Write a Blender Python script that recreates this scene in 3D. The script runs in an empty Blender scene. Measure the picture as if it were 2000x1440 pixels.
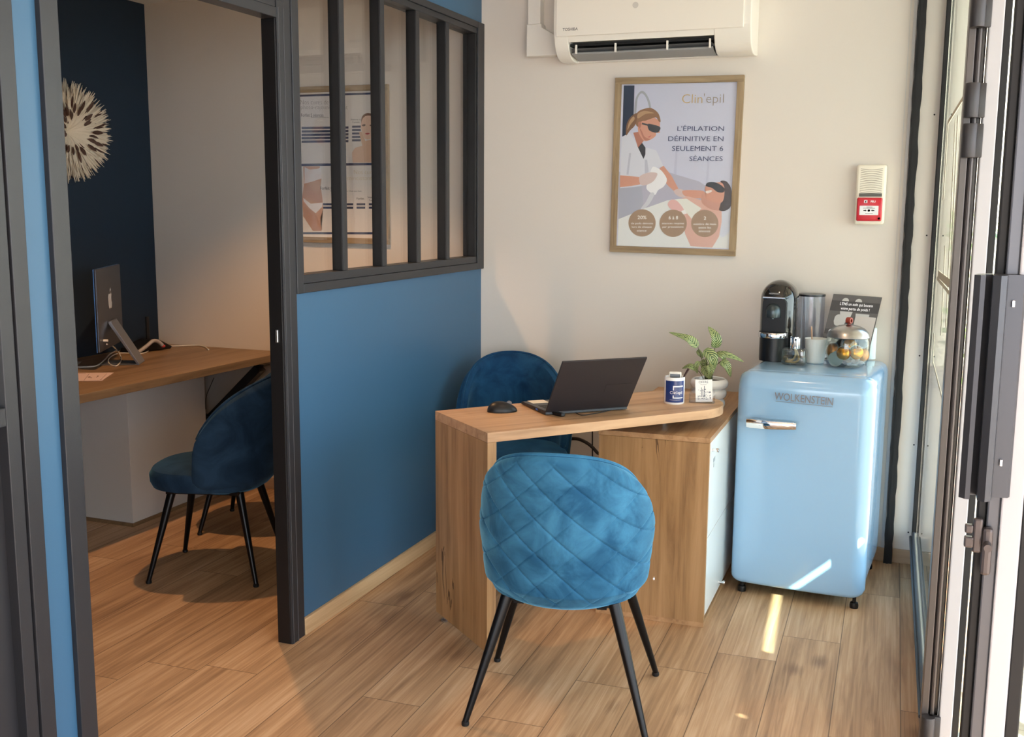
import bpy, bmesh, math, random
import numpy as np
from mathutils import Vector, Matrix, noise
random.seed(7)
S = bpy.context.scene
C = S.collection
PI = math.pi
R_ = math.radians

# ------------------------------------------------------------------ camera
F = 2078.0
CX, CY, EYE = 1000.0, 720.0, 1.55
def nrm(a): return a/np.linalg.norm(a)
_up = -nrm(np.array([908-CX, -(14216-CY), -F]))
_d1 = nrm(np.array([1810-CX, -(405-CY), -F])); _d1 = nrm(_d1-_up*(_d1@_up))
_x = np.cross(_d1, _up)
RM = np.array([_x, _d1, _up])
cam_d = bpy.data.cameras.new('camera'); cam = bpy.data.objects.new('camera', cam_d); C.objects.link(cam)
cam_d.sensor_fit = 'HORIZONTAL'; cam_d.sensor_width = 36.0; cam_d.lens = F/2000*36.0; cam_d.clip_start = 0.02
M4 = Matrix([list(RM[0])+[0], list(RM[1])+[0], list(RM[2])+[EYE], [0, 0, 0, 1]])
cam.matrix_world = M4
S.camera = cam
def ray(px, py): return RM@nrm(np.array([px-CX, -(py-CY), -F]))
def hit(px, py, ax, v):
    d = ray(px, py); o = (0, 0, EYE)[ax]; t = (v-o)/d[ax]
    return Vector((t*d[0], t*d[1], EYE+t*d[2]))
def oz(px, py, z=0): return hit(px, py, 2, z)
def oy(px, py, y): return hit(px, py, 1, y)
def ox(px, py, x): return hit(px, py, 0, x)

# ------------------------------------------------------------------ light and exposure
S.view_settings.view_transform = 'Standard'; S.view_settings.look = 'None'
S.view_settings.gamma = 1.0; S.view_settings.use_curve_mapping = False
S.view_settings.exposure = 0.06
S.cycles.use_denoising = True
S.cycles.max_bounces = 10; S.cycles.diffuse_bounces = 5; S.cycles.glossy_bounces = 4
S.cycles.transparent_max_bounces = 16; S.cycles.transmission_bounces = 8
S.cycles.sample_clamp_indirect = 6.0
S.cycles.caustics_reflective = False; S.cycles.caustics_refractive = False
W = bpy.data.worlds.new('sky'); S.world = W; W.use_nodes = True
wn = W.node_tree.nodes; wl = W.node_tree.links
bg = wn['Background']
tc = wn.new('ShaderNodeTexCoord'); sx = wn.new('ShaderNodeSeparateXYZ'); cr = wn.new('ShaderNodeValToRGB')
wl.new(tc.outputs['Generated'], sx.inputs[0]); wl.new(sx.outputs['Z'], cr.inputs[0])
cr.color_ramp.elements[0].position = 0.0; cr.color_ramp.elements[0].color = (0.93, 0.96, 1.0, 1)
cr.color_ramp.elements[1].position = 0.7; cr.color_ramp.elements[1].color = (0.55, 0.75, 1.0, 1)
wl.new(cr.outputs[0], bg.inputs[0]); bg.inputs['Strength'].default_value = 6.5
SUN_TO = Vector((0.72, -0.70, 0.61)).normalized()
sd = bpy.data.lights.new('sun', 'SUN'); sd.energy = 48.0; sd.angle = R_(0.18); sd.color = (1.0, 0.93, 0.8)
so = bpy.data.objects.new('sun', sd); C.objects.link(so); so.rotation_euler = SUN_TO.to_track_quat('Z', 'Y').to_euler(); so.location = (4, -4, 6)
def downlight(x, y, z, e, ang, col, tgt, blend=0.5, size=0.03):
    l = bpy.data.lights.new('spot', 'SPOT'); l.energy = e; l.spot_size = R_(ang); l.spot_blend = blend
    l.color = col; l.shadow_soft_size = size
    o = bpy.data.objects.new('spot', l); C.objects.link(o); o.location = (x, y, z)
    d = Vector(tgt)-Vector((x, y, z)); o.rotation_euler = (-d).to_track_quat('Z', 'Y').to_euler()
downlight(-2.70, 3.78, 2.57, 95, 104, (1.0, 0.55, 0.25), (-2.7, 3.7, 0), 0.5)
downlight(-0.75, 3.35, 2.57, 13, 140, (1.0, 0.68, 0.42), (-0.75, 3.6, 0), 0.6)
downlight(-0.9, 1.2, 2.57, 14, 140, (1.0, 0.68, 0.42), (-0.9, 1.2, 0), 0.6)

# ------------------------------------------------------------------ materials
def srgb(r, g, b):
    f = lambda c: (c/255/12.92 if c/255 <= 0.04045 else ((c/255+0.055)/1.055)**2.4)
    return (f(r), f(g), f(b), 1)
_mats = {}
def mat(name, col=(200, 200, 200), rough=0.6, metal=0.0, coat=0.0, spec=0.5, bump=0.0, bscale=60, sheen=0.0, trans=0.0, ior=1.45, emit=0.0):
    if name in _mats: return _mats[name]
    m = bpy.data.materials.new(name); m.use_nodes = True; nt = m.node_tree; b = nt.nodes['Principled BSDF']
    b.inputs['Base Color'].default_value = srgb(*col); b.inputs['Roughness'].default_value = rough
    b.inputs['Metallic'].default_value = metal; b.inputs['Coat Weight'].default_value = coat
    b.inputs['Coat Roughness'].default_value = 0.08
    b.inputs['Specular IOR Level'].default_value = spec; b.inputs['Sheen Weight'].default_value = sheen
    b.inputs['Transmission Weight'].default_value = trans; b.inputs['IOR'].default_value = ior
    if emit: b.inputs['Emission Color'].default_value = srgb(*col); b.inputs['Emission Strength'].default_value = emit
    if bump:
        t = nt.nodes.new('ShaderNodeTexCoord'); n = nt.nodes.new('ShaderNodeTexNoise'); n.inputs['Scale'].default_value = bscale
        n.inputs['Detail'].default_value = 4
        bp = nt.nodes.new('ShaderNodeBump'); bp.inputs['Strength'].default_value = bump; bp.inputs['Distance'].default_value = 0.002
        nt.links.new(t.outputs['Object'], n.inputs[0]); nt.links.new(n.outputs[0], bp.inputs['Height']); nt.links.new(bp.outputs[0], b.inputs['Normal'])
    _mats[name] = m; return m
def glassmat(name, tint=(255, 255, 255), f0=0.05, mul=1.0, rough=0.0):
    """clear pane: transparent with a Schlick reflection, the same from both sides"""
    if name in _mats: return _mats[name]
    m = bpy.data.materials.new(name); m.use_nodes = True; nt = m.node_tree; nt.nodes.clear(); L = nt.links.new
    o = nt.nodes.new('ShaderNodeOutputMaterial'); mx = nt.nodes.new('ShaderNodeMixShader'); t = nt.nodes.new('ShaderNodeBsdfTransparent')
    g = nt.nodes.new('ShaderNodeBsdfGlossy'); ge = nt.nodes.new('ShaderNodeNewGeometry'); d = nt.nodes.new('ShaderNodeVectorMath'); d.operation = 'DOT_PRODUCT'
    L(ge.outputs['Normal'], d.inputs[0]); L(ge.outputs['Incoming'], d.inputs[1])
    def M(op, a, b=None):
        n = nt.nodes.new('ShaderNodeMath'); n.operation = op; n.use_clamp = op == 'ADD'
        for i, v in enumerate((a, b)):
            if v is None: continue
            if isinstance(v, (int, float)): n.inputs[i].default_value = v
            else: L(v, n.inputs[i])
        return n.outputs[0]
    p = M('POWER', M('SUBTRACT', 1.0, M('ABSOLUTE', d.outputs['Value'])), 5.0)
    L(M('ADD', M('MULTIPLY', p, (1-f0)*mul), f0), mx.inputs[0])
    t.inputs[0].default_value = srgb(*tint); g.inputs['Roughness'].default_value = rough
    L(t.outputs[0], mx.inputs[1]); L(g.outputs[0], mx.inputs[2]); L(mx.outputs[0], o.inputs[0])
    _mats[name] = m; return m
def ramp(nt, stops):
    r = nt.nodes.new('ShaderNodeValToRGB'); e = r.color_ramp.elements
    while len(e) < len(stops): e.new(0.5)
    for i, (p, c) in enumerate(stops): e[i].position = p; e[i].color = srgb(*c)
    return r
def woodmat(name, dark, mid, light, axis='Z', scale=1.0, rough=0.5, crack=0.0, knots=True, coord='Object'):
    """grain runs along the given local axis"""
    if name in _mats: return _mats[name]
    m = bpy.data.materials.new(name); m.use_nodes = True; nt = m.node_tree; b = nt.nodes['Principled BSDF']; L = nt.links.new
    t = nt.nodes.new('ShaderNodeTexCoord'); mp = nt.nodes.new('ShaderNodeMapping')
    sc = {'X': (1.2, 22, 22), 'Y': (22, 1.2, 22), 'Z': (22, 22, 1.2)}[axis]
    mp.inputs['Scale'].default_value = tuple(v*scale for v in sc); L(t.outputs[coord], mp.inputs[0])
    n1 = nt.nodes.new('ShaderNodeTexNoise'); n1.inputs['Scale'].default_value = 1.0; n1.inputs['Detail'].default_value = 8; n1.inputs['Roughness'].default_value = 0.65; n1.inputs['Distortion'].default_value = 0.6
    L(mp.outputs[0], n1.inputs[0])
    r = ramp(nt, [(0.28, dark), (0.48, mid), (0.72, light)]); L(n1.outputs[0], r.inputs[0])
    out = r.outputs[0]
    if crack:
        mp2 = nt.nodes.new('ShaderNodeMapping'); sc2 = {'X': (1.0, 7, 7), 'Y': (7, 1.0, 7), 'Z': (7, 7, 1.0)}[axis]
        mp2.inputs['Scale'].default_value = sc2; L(t.outputs[coord], mp2.inputs[0])
        n2 = nt.nodes.new('ShaderNodeTexNoise'); n2.inputs['Scale'].default_value = 1.3; n2.inputs['Detail'].default_value = 5; n2.inputs['Distortion'].default_value = 0.3
        L(mp2.outputs[0], n2.inputs[0])
        a = nt.nodes.new('ShaderNodeMath'); a.operation = 'SUBTRACT'; a.inputs[1].default_value = 0.5; L(n2.outputs[0], a.inputs[0])
        ab = nt.nodes.new('ShaderNodeMath'); ab.operation = 'ABSOLUTE'; L(a.outputs[0], ab.inputs[0])
        n3 = nt.nodes.new('ShaderNodeTexNoise'); n3.inputs['Scale'].default_value = 3.0; L(t.outputs[coord], n3.inputs[0])
        th = nt.nodes.new('ShaderNodeMapRange'); th.inputs[1].default_value = 0.56; th.inputs[2].default_value = 0.66; th.inputs[3].default_value = 0.0; th.inputs[4].default_value = 0.012
        L(n3.outputs[0], th.inputs[0])
        lt = nt.nodes.new('ShaderNodeMath'); lt.operation = 'LESS_THAN'; L(ab.outputs[0], lt.inputs[0]); L(th.outputs[0], lt.inputs[1])
        k = nt.nodes.new('ShaderNodeMath'); k.operation = 'MULTIPLY'; k.inputs[1].default_value = crack; L(lt.outputs[0], k.inputs[0])
        mx = nt.nodes.new('ShaderNodeMix'); mx.data_type = 'RGBA'; L(k.outputs[0], mx.inputs['Factor']); L(out, mx.inputs['A']); mx.inputs['B'].default_value = srgb(70, 45, 25)
        out = mx.outputs['Result']
    L(out, b.inputs['Base Color']); b.inputs['Roughness'].default_value = rough
    bp = nt.nodes.new('ShaderNodeBump'); bp.inputs['Strength'].default_value = 0.12; bp.inputs['Distance'].default_value = 0.001; L(n1.outputs[0], bp.inputs['Height']); L(bp.outputs[0], b.inputs['Normal'])
    _mats[name] = m; return m
def velvetmat(name, dark, light, sheen=0.6):
    if name in _mats: return _mats[name]
    m = bpy.data.materials.new(name); m.use_nodes = True; nt = m.node_tree; b = nt.nodes['Principled BSDF']; L = nt.links.new
    t = nt.nodes.new('ShaderNodeTexCoord'); n = nt.nodes.new('ShaderNodeTexNoise'); n.inputs['Scale'].default_value = 7; n.inputs['Detail'].default_value = 5; n.inputs['Roughness'].default_value = 0.6; n.inputs['Distortion'].default_value = 0.8
    L(t.outputs['Object'], n.inputs[0]); r = ramp(nt, [(0.36, dark), (0.66, light)]); L(n.outputs[0], r.inputs[0]); L(r.outputs[0], b.inputs['Base Color'])
    b.inputs['Roughness'].default_value = 0.85; b.inputs['Sheen Weight'].default_value = sheen; b.inputs['Sheen Roughness'].default_value = 0.35
    b.inputs['Sheen Tint'].default_value = srgb(120, 190, 230); b.inputs['Specular IOR Level'].default_value = 0.15
    n2 = nt.nodes.new('ShaderNodeTexNoise'); n2.inputs['Scale'].default_value = 500; L(t.outputs['Object'], n2.inputs[0])
    bp = nt.nodes.new('ShaderNodeBump'); bp.inputs['Strength'].default_value = 0.25; bp.inputs['Distance'].default_value = 0.001; L(n2.outputs[0], bp.inputs['Height']); L(bp.outputs[0], b.inputs['Normal'])
    _mats[name] = m; return m
def floormat():
    m = bpy.data.materials.new('oak_planks'); m.use_nodes = True; nt = m.node_tree; b = nt.nodes['Principled BSDF']; L = nt.links.new
    def M(op, a, bb=None, clamp=False):
        n = nt.nodes.new('ShaderNodeMath'); n.operation = op; n.use_clamp = clamp
        for i, v in enumerate((a, bb)):
            if v is None: continue
            if isinstance(v, (int, float)): n.inputs[i].default_value = v
            else: L(v, n.inputs[i])
        return n.outputs[0]
    t = nt.nodes.new('ShaderNodeTexCoord'); mp = nt.nodes.new('ShaderNodeMapping'); mp.inputs['Rotation'].default_value = (0, 0, -R_(1.35)); L(t.outputs['Object'], mp.inputs[0])
    s = nt.nodes.new('ShaderNodeSeparateXYZ'); L(mp.outputs[0], s.inputs[0]); X, Y = s.outputs[0], s.outputs[1]
    u = M('DIVIDE', M('ADD', X, 20.052), 0.2015); row = M('FLOOR', u); fu = M('FRACT', u)
    wn_ = nt.nodes.new('ShaderNodeTexWhiteNoise'); wn_.noise_dimensions = '1D'; L(row, wn_.inputs['W'])
    v = M('ADD', M('DIVIDE', Y, 1.28), M('MULTIPLY', wn_.outputs['Value'], 7.0)); col = M('FLOOR', v); fv = M('FRACT', v)
    cb = nt.nodes.new('ShaderNodeCombineXYZ'); L(row, cb.inputs[0]); L(col, cb.inputs[1])
    wc = nt.nodes.new('ShaderNodeTexWhiteNoise'); wc.noise_dimensions = '2D'; L(cb.outputs[0], wc.inputs['Vector'])
    off = M('MULTIPLY', wc.outputs['Value'], 37.0)
    cg = nt.nodes.new('ShaderNodeCombineXYZ'); L(M('MULTIPLY', X, 64.0), cg.inputs[0]); L(M('MULTIPLY', Y, 1.7), cg.inputs[1]); L(off, cg.inputs[2])
    g = nt.nodes.new('ShaderNodeTexNoise'); g.inputs['Scale'].default_value = 1.0; g.inputs['Detail'].default_value = 9; g.inputs['Roughness'].default_value = 0.62; g.inputs['Distortion'].default_value = 0.8; L(cg.outputs[0], g.inputs[0])
    cg2 = nt.nodes.new('ShaderNodeCombineXYZ'); L(M('MULTIPLY', X, 9.0), cg2.inputs[0]); L(M('MULTIPLY', Y, 1.1), cg2.inputs[1]); L(off, cg2.inputs[2])
    g2 = nt.nodes.new('ShaderNodeTexNoise'); g2.inputs['Scale'].default_value = 1.0; g2.inputs['Detail'].default_value = 4; g2.inputs['Distortion'].default_value = 1.0; L(cg2.outputs[0], g2.inputs[0])
    fac = M('ADD', M('MULTIPLY', g.outputs[0], 0.55), M('MULTIPLY', g2.outputs[0], 0.45))
    fac = M('ADD', fac, M('MULTIPLY', M('SUBTRACT', wc.outputs['Value'], 0.5), 0.07))
    r = ramp(nt, [(0.30, (128, 98, 72)), (0.43, (166, 131, 98)), (0.53, (188, 152, 116)), (0.68, (212, 180, 146))]); L(fac, r.inputs[0])
    # knots
    ck = nt.nodes.new('ShaderNodeCombineXYZ'); L(M('MULTIPLY', X, 4.2), ck.inputs[0]); L(M('MULTIPLY', Y, 2.2), ck.inputs[1]); L(off, ck.inputs[2])
    vo = nt.nodes.new('ShaderNodeTexVoronoi'); vo.inputs['Scale'].default_value = 1.0; L(ck.outputs[0], vo.inputs['Vector'])
    kn = nt.nodes.new('ShaderNodeMapRange'); kn.inputs[1].default_value = 0.03; kn.inputs[2].default_value = 0.16; kn.inputs[3].default_value = 0.7; kn.inputs[4].default_value = 0.0
    dist = M('ADD', vo.outputs['Distance'], M('MULTIPLY', M('SUBTRACT', g.outputs[0], 0.5), 0.35)); L(dist, kn.inputs[0])
    mk = nt.nodes.new('ShaderNodeMix'); mk.data_type = 'RGBA'; L(kn.outputs[0], mk.inputs['Factor']); L(r.outputs[0], mk.inputs['A']); mk.inputs['B'].default_value = srgb(118, 86, 62)
    seam = M('MAXIMUM', M('GREATER_THAN', M('ABSOLUTE', M('SUBTRACT', fu, 0.5)), 0.4925), M('GREATER_THAN', M('ABSOLUTE', M('SUBTRACT', fv, 0.5)), 0.4988))
    ms = nt.nodes.new('ShaderNodeMix'); ms.data_type = 'RGBA'; L(M('MULTIPLY', seam, 0.72), ms.inputs['Factor']); L(mk.outputs['Result'], ms.inputs['A']); ms.inputs['B'].default_value = srgb(70, 50, 36)
    L(ms.outputs['Result'], b.inputs['Base Color']); b.inputs['Roughness'].default_value = 0.5; b.inputs['Specular IOR Level'].default_value = 0.35
    bp = nt.nodes.new('ShaderNodeBump'); bp.inputs['Strength'].default_value = 0.15; bp.inputs['Distance'].default_value = 0.001; L(M('SUBTRACT', g.outputs[0], seam), bp.inputs['Height']); L(bp.outputs[0], b.inputs['Normal'])
    return m

BEIGE = mat('wall_paint', (219, 212, 204), 0.75, bump=0.1, bscale=90)
NAVY = mat('navy_paint', (16, 36, 54), 0.7)
BLUE = mat('blue_paint', (58, 98, 130), 0.42, bump=0.04, bscale=30)
CEIL = mat('ceiling_paint', (235, 232, 226), 0.8)
BLKA = mat('black_aluminium', (15, 15, 17), 0.45, 0.1)
ALU = mat('anthracite_aluminium', (48, 49, 53), 0.38, 0.25, bump=0.1, bscale=400)
BLACKP = mat('black_plastic', (20, 20, 22), 0.4)
RUBBER = mat('black_rubber', (14, 14, 16), 0.6)
WHITEP = mat('white_plastic', (236, 233, 226), 0.35)
CHROME = mat('chrome', (225, 225, 228), 0.08, 1.0)
STEEL = mat('brushed_steel', (190, 190, 192), 0.28, 1.0)
LEGM = mat('black_metal', (16, 16, 18), 0.32, 0.4)
VELVET = velvetmat('velvet_blue', (30, 78, 112), (62, 122, 158), 0.9)
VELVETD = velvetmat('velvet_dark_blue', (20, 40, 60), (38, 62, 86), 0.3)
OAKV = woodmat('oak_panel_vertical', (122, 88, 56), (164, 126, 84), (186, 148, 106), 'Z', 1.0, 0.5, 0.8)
OAKX = woodmat('oak_top_long', (148, 110, 76), (186, 146, 108), (206, 168, 130), 'X', 1.0, 0.45, 0.0)
OAKY = woodmat('oak_top_deep', (140, 102, 68), (178, 138, 98), (198, 160, 120), 'Y', 1.0, 0.45, 0.0)
OAKD = woodmat('oak_desk_cabin', (98, 76, 54), (132, 106, 78), (150, 124, 94), 'Y', 0.8, 0.45)
BASE = woodmat('light_oak_baseboard', (168, 138, 100), (206, 178, 138), (226, 202, 166), 'Y', 0.6, 0.5)
BASEX = woodmat('oak_baseboard_x', (128, 102, 78), (160, 134, 106), (184, 158, 130), 'X', 0.6, 0.5)
FRAMEW = woodmat('grey_oak_frame', (112, 92, 68), (150, 128, 98), (176, 154, 122), 'X', 2.2, 0.6)
FRAMEWZ = woodmat('grey_oak_frame_z', (112, 92, 68), (150, 128, 98), (176, 154, 122), 'Z', 2.2, 0.6)
GLASS = glassmat('clear_glass', f0=0.05)
PANE = glassmat('shop_pane', (240, 247, 245), 0.06)

# ------------------------------------------------------------------ mesh helpers
def BM(): return bmesh.new()
def box(bm, x0, x1, y0, y1, z0, z1, M=None, bev=0.0, seg=2):
    t = bmesh.new(); bmesh.ops.create_cube(t, size=1.0)
    for v in t.verts: v.co = Vector(((x0+x1)/2+v.co.x*(x1-x0), (y0+y1)/2+v.co.y*(y1-y0), (z0+z1)/2+v.co.z*(z1-z0)))
    if bev > 0: bmesh.ops.bevel(t, geom=list(t.edges), offset=bev, segments=seg, profile=0.5, affect='EDGES')
    merge(bm, t, M); return bm
def merge(bm, t, M=None):
    if M is not None: t.transform(M)
    me = bpy.data.meshes.new('tmp'); t.to_mesh(me); t.free(); bm.from_mesh(me); bpy.data.meshes.remove(me)
def prism(bm, pts, a0, a1, axis='Z', M=None, bev=0.0):
    """closed outline pts (u,v) extruded along axis. Z:(x,y) X:(y,z) Y:(x,z)"""
    t = bmesh.new()
    def P(u, v, w): return {'Z': (u, v, w), 'X': (w, u, v), 'Y': (u, w, v)}[axis]
    lo = [t.verts.new(P(u, v, a0)) for u, v in pts]; hi = [t.verts.new(P(u, v, a1)) for u, v in pts]
    t.faces.new(lo[::-1]); t.faces.new(hi); n = len(pts)
    for i in range(n): t.faces.new((lo[i], lo[(i+1) % n], hi[(i+1) % n], hi[i]))
    bmesh.ops.recalc_face_normals(t, faces=t.faces)
    if bev > 0:
        es = [e for e in t.edges if e.verts[0] in lo and e.verts[1] in lo or e.verts[0] in hi and e.verts[1] in hi]
        bmesh.ops.bevel(t, geom=es, offset=bev, segments=2, profile=0.5, affect='EDGES')
    merge(bm, t, M); return bm
def lathe(bm, prof, n=32, M=None, sx=1.0, sy=1.0, power=2.0):
    """prof: (r,z) from bottom to top; power>2 gives a superellipse plan"""
    t = bmesh.new(); rings = []
    for r, z in prof:
        ring = []
        for i in range(n):
            a = 2*PI*i/n; c, s = math.cos(a), math.sin(a)
            k = 1.0 if power == 2.0 else (abs(c)**power+abs(s)**power)**(-1/power)
            ring.append(t.verts.new((r*c*sx*k, r*s*sy*k, z)))
        rings.append(ring)
    for a, b in zip(rings, rings[1:]):
        for i in range(n): t.faces.new((a[i], a[(i+1) % n], b[(i+1) % n], b[i]))
    if prof[0][0] > 1e-6: t.faces.new(rings[0][::-1])
    if prof[-1][0] > 1e-6: t.faces.new(rings[-1])
    bmesh.ops.remove_doubles(t, verts=t.verts, dist=1e-6)
    merge(bm, t, M); return bm
def tube(bm, pts, r, n=10, r1=None, M=None, cap=True):
    pts = [Vector(p) for p in pts]; t = bmesh.new(); rings = []; prev = None
    for i, p in enumerate(pts):
        d = (pts[min(i+1, len(pts)-1)]-pts[max(i-1, 0)]).normalized()
        if prev is None: q = d.orthogonal().normalized()
        else:
            q = prev-d*prev.dot(d); q = q.normalized() if q.length > 1e-6 else d.orthogonal().normalized()
        prev = q; w = d.cross(q); k = i/max(1, len(pts)-1)
        rr = r[i] if isinstance(r, (list, tuple)) else (r if r1 is None else r+(r1-r)*k)
        rings.append([t.verts.new(p+rr*(math.cos(2*PI*j/n)*q+math.sin(2*PI*j/n)*w)) for j in range(n)])
    for a, b in zip(rings, rings[1:]):
        for j in range(n): t.faces.new((a[j], a[(j+1) % n], b[(j+1) % n], b[j]))
    if cap: t.faces.new(rings[0][::-1]); t.faces.new(rings[-1])
    merge(bm, t, M); return bm
def spline(pts, k=8, closed=False):
    P = [Vector(p) for p in pts]; n = len(P); out = []
    for i in range(n if closed else n-1):
        if closed: a, b, c, d = P[i-1], P[i], P[(i+1) % n], P[(i+2) % n]
        else: a, b, c, d = P[max(i-1, 0)], P[i], P[i+1], P[min(i+2, n-1)]
        for j in range(k):
            s = j/k
            out.append(0.5*((2*b)+(c-a)*s+(2*a-5*b+4*c-d)*s*s+(3*b-a-3*c+d)*s**3))
    if not closed: out.append(P[-1])
    return out
def obj(name, bm, m, parent=None, smooth=False, loc=None, rz=0.0, sub=0):
    me = bpy.data.meshes.new(name)
    bmesh.ops.recalc_face_normals(bm, faces=bm.faces)
    bm.to_mesh(me); bm.free(); me.materials.append(m)
    if smooth:
        for p in me.polygons: p.use_smooth = True
        try: me.set_sharp_from_angle(angle=R_(40))
        except Exception: pass
    o = bpy.data.objects.new(name, me); C.objects.link(o)
    if parent is not None: o.parent = parent
    if loc is not None: o.location = loc
    o.rotation_euler[2] = rz
    if sub:
        s = o.modifiers.new('s', 'SUBSURF'); s.levels = sub; s.render_levels = sub
    return o
def thing(name, label, cat, loc=(0, 0, 0), rz=0.0, group=None):
    o = bpy.data.objects.new(name, None); C.objects.link(o); o.empty_display_size = 0.05
    o.location = loc; o.rotation_euler = (0, 0, rz); return tag(o, label, cat, group)
def tag(o, label, cat, group=None):
    o['label'] = label; o['category'] = cat
    if group: o['group'] = group
    return o
def struct(o, label=None, cat=None):
    o['kind'] = 'structure'
    if label: o['label'] = label
    if cat: o['category'] = cat
    return o
def dup(root, loc, rz=0.0, label=None, group=None):
    r = root.copy(); C.objects.link(r); r.location = loc; r.rotation_euler = (0, 0, rz)
    if label: r['label'] = label
    if group: r['group'] = group
    for ch in list(root.children):
        c = ch.copy(); C.objects.link(c); c.parent = r
        for g in list(ch.children):
            d = g.copy(); C.objects.link(d); d.parent = c
    return r
def text_bm(bm, s, size, M, ext=0.0, align='LEFT', bold=0.0, sx=1.0):
    """text in the local XY plane of M"""
    cu = bpy.data.curves.new('t', 'FONT'); cu.body = s; cu.size = size; cu.align_x = align; cu.align_y = 'CENTER'
    cu.extrude = ext; cu.offset = bold; cu.resolution_u = 3
    o = bpy.data.objects.new('t', cu); C.objects.link(o); bpy.context.view_layer.update()
    dg = bpy.context.evaluated_depsgraph_get(); me = bpy.data.meshes.new_from_object(o.evaluated_get(dg))
    me.transform(M @ Matrix.Diagonal((sx, 1, 1, 1))); bm.from_mesh(me)
    bpy.data.objects.remove(o); bpy.data.curves.remove(cu); bpy.data.meshes.remove(me)
def frame_mat(origin, xdir, ydir):
    x = Vector(xdir).normalized(); y = Vector(ydir); y = (y-x*y.dot(x)).normalized(); z = x.cross(y); o = Vector(origin)
    return Matrix([[x[0], y[0], z[0], o[0]], [x[1], y[1], z[1], o[1]], [x[2], y[2], z[2], o[2]], [0, 0, 0, 1]])

# ------------------------------------------------------------------ setting
YB = 4.83          # back wall
XP = -2.01         # front of the partition
XN = -3.985        # navy wall
ZC = 2.60
YR = -1.6          # rear of the shop
def xg(y): return 0.031+(4.83-y)*0.0282      # line of the shop front
struct(obj('floor', box(BM(), XN-0.1, 0.20, YR, YB+0.1, -0.1, 0.0), floormat()))
bm = BM(); box(bm, XN-0.1, 0.033, YB, YB+0.12, 0, ZC)
wb = struct(obj('wall_back', bm, BEIGE))
bm = BM()
for px, py in ((1825, 224), (1810, 460), (1796, 695), (1785, 869), (1774, 1040)):
    p = oy(px, py, YB); lathe(bm, [(0.0035, 0), (0.0035, 0.002)], 10, Matrix.Translation((p.x, YB, p.z)) @ Matrix.Rotation(PI/2, 4, 'X'))
obj('screw_hole', bm, RUBBER, wb)
struct(obj('wall_left', box(BM(), XN-0.1, XN, 1.2, YB, 0, ZC), NAVY))
struct(obj('wall_cabin_near', box(BM(), XN, -2.085, 1.1, 1.2, 0, ZC), BEIGE))
struct(obj('ceiling', box(BM(), XN-0.1, 0.25, YR, YB+0.1, ZC, ZC+0.1), CEIL))
# rear wall of the shop with a wide window opening behind the camera
bm = BM(); box(bm, -2.0, -1.75, YR-0.1, YR, 0, ZC); box(bm, -1.75, 0.3, YR-0.1, YR, 0, 0.12); box(bm, -1.75, 0.3, YR-0.1, YR, 2.4, ZC); box(bm, 0.12, 0.3, YR-0.1, YR, 0.12, 2.4)
struct(obj('wall_rear', bm, BEIGE))

# partition: blue lower panel, blue above, continuing towards the camera
XB = -2.085
bm = BM()
box(bm, XB+0.012, XP-0.012, 3.157, YB, 0, 1.24)
box(bm, XB+0.012, XP-0.012, 3.157, YB, 2.39, ZC)
box(bm, XB+0.012, XP-0.012, 2.0, 3.157, 2.20, ZC)
box(bm, XB+0.012, XP-0.012, 1.975, 2.06, 0, ZC)
box(bm, XB+0.012, XP-0.012, YR, 1.975, 2.20, ZC)
box(bm, XB+0.012, XP-0.012, YR, 0.9, 0, 2.2)
struct(obj('wall_partition', bm, BLUE))
bm = BM(); box(bm, XP-0.012, XP+0.002, 3.16, YB, 0, 0.062, bev=0.002)
struct(obj('baseboard_partition', bm, BASE))
bm = BM(); box(bm, XP-0.012, 0.03, YB-0.012, YB, 0, 0.062, bev=0.002)
struct(obj('baseboard_back', bm, BASEX))
struct(obj('baseboard_cabin', box(BM(), XN, XB, YB-0.012, YB, 0, 0.062, bev=0.002), BASEX))

def bar(bm, y0, y1, z0, z1, x0=XB, x1=XP, bev=0.002): return box(bm, x0, x1, y0, y1, z0, z1, bev=bev)
# interior window
win = struct(thing('window_1', 'black-framed interior window with five tall panes above the blue partition', 'window', (0, 0, 0)))
bm = BM()
bar(bm, 3.157, 3.197, 1.24, 2.395, XB, XP+0.004); bar(bm, 4.752, YB-0.002, 1.24, 2.395, XB, XP+0.004)
bar(bm, 3.1972, 4.7518, 1.24, 1.272, XB, XP+0.004); bar(bm, 3.1972, 4.7518, 2.366, 2.395, XB, XP+0.004)
obj('outer_frame', bm, ALU, win)
bm = BM()
bar(bm, 3.1972, 3.21, 1.3032, 2.3398, XB+0.004, XP-0.002)
bar(bm, 3.1972, 4.7518, 1.2722, 1.303, XB+0.004, XP-0.002); bar(bm, 3.1972, 4.7518, 2.340, 2.3658, XB+0.004, XP-0.002)
obj('glazing_bead', bm, ALU, win)
obj('end_bead', bar(BM(), 4.735, 4.7517, 1.3032, 2.3398, -2.058, XP-0.002), BLKA, win)
mull = []
for (a, b) in ((669, 679), (747, 756), (815, 822.5), (872.5, 878.5)):
    y0 = ox(a, 400, XP).y; y1 = ox(b, 400, XP).y; y1 = y0+max(0.028, min(0.034, y1-y0))
    mull.append((y0, y1)); mo = obj('mullion', bar(BM(), y0, y1, 1.3032, 2.3398, -2.058, XP-0.004), BLKA, win); obj('face_cap', bar(BM(), y0+0.0005, y1, 1.304, 2.339, XP-0.0041, XP-0.001, bev=0.0005), ALU, mo)
edges = [3.21]+[v for p in mull for v in p]+[4.735]
for i in range(0, len(edges), 2):
    obj('pane', box(BM(), -2.051, -2.045, edges[i], edges[i+1], 1.303, 2.340), GLASS, win)
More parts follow.
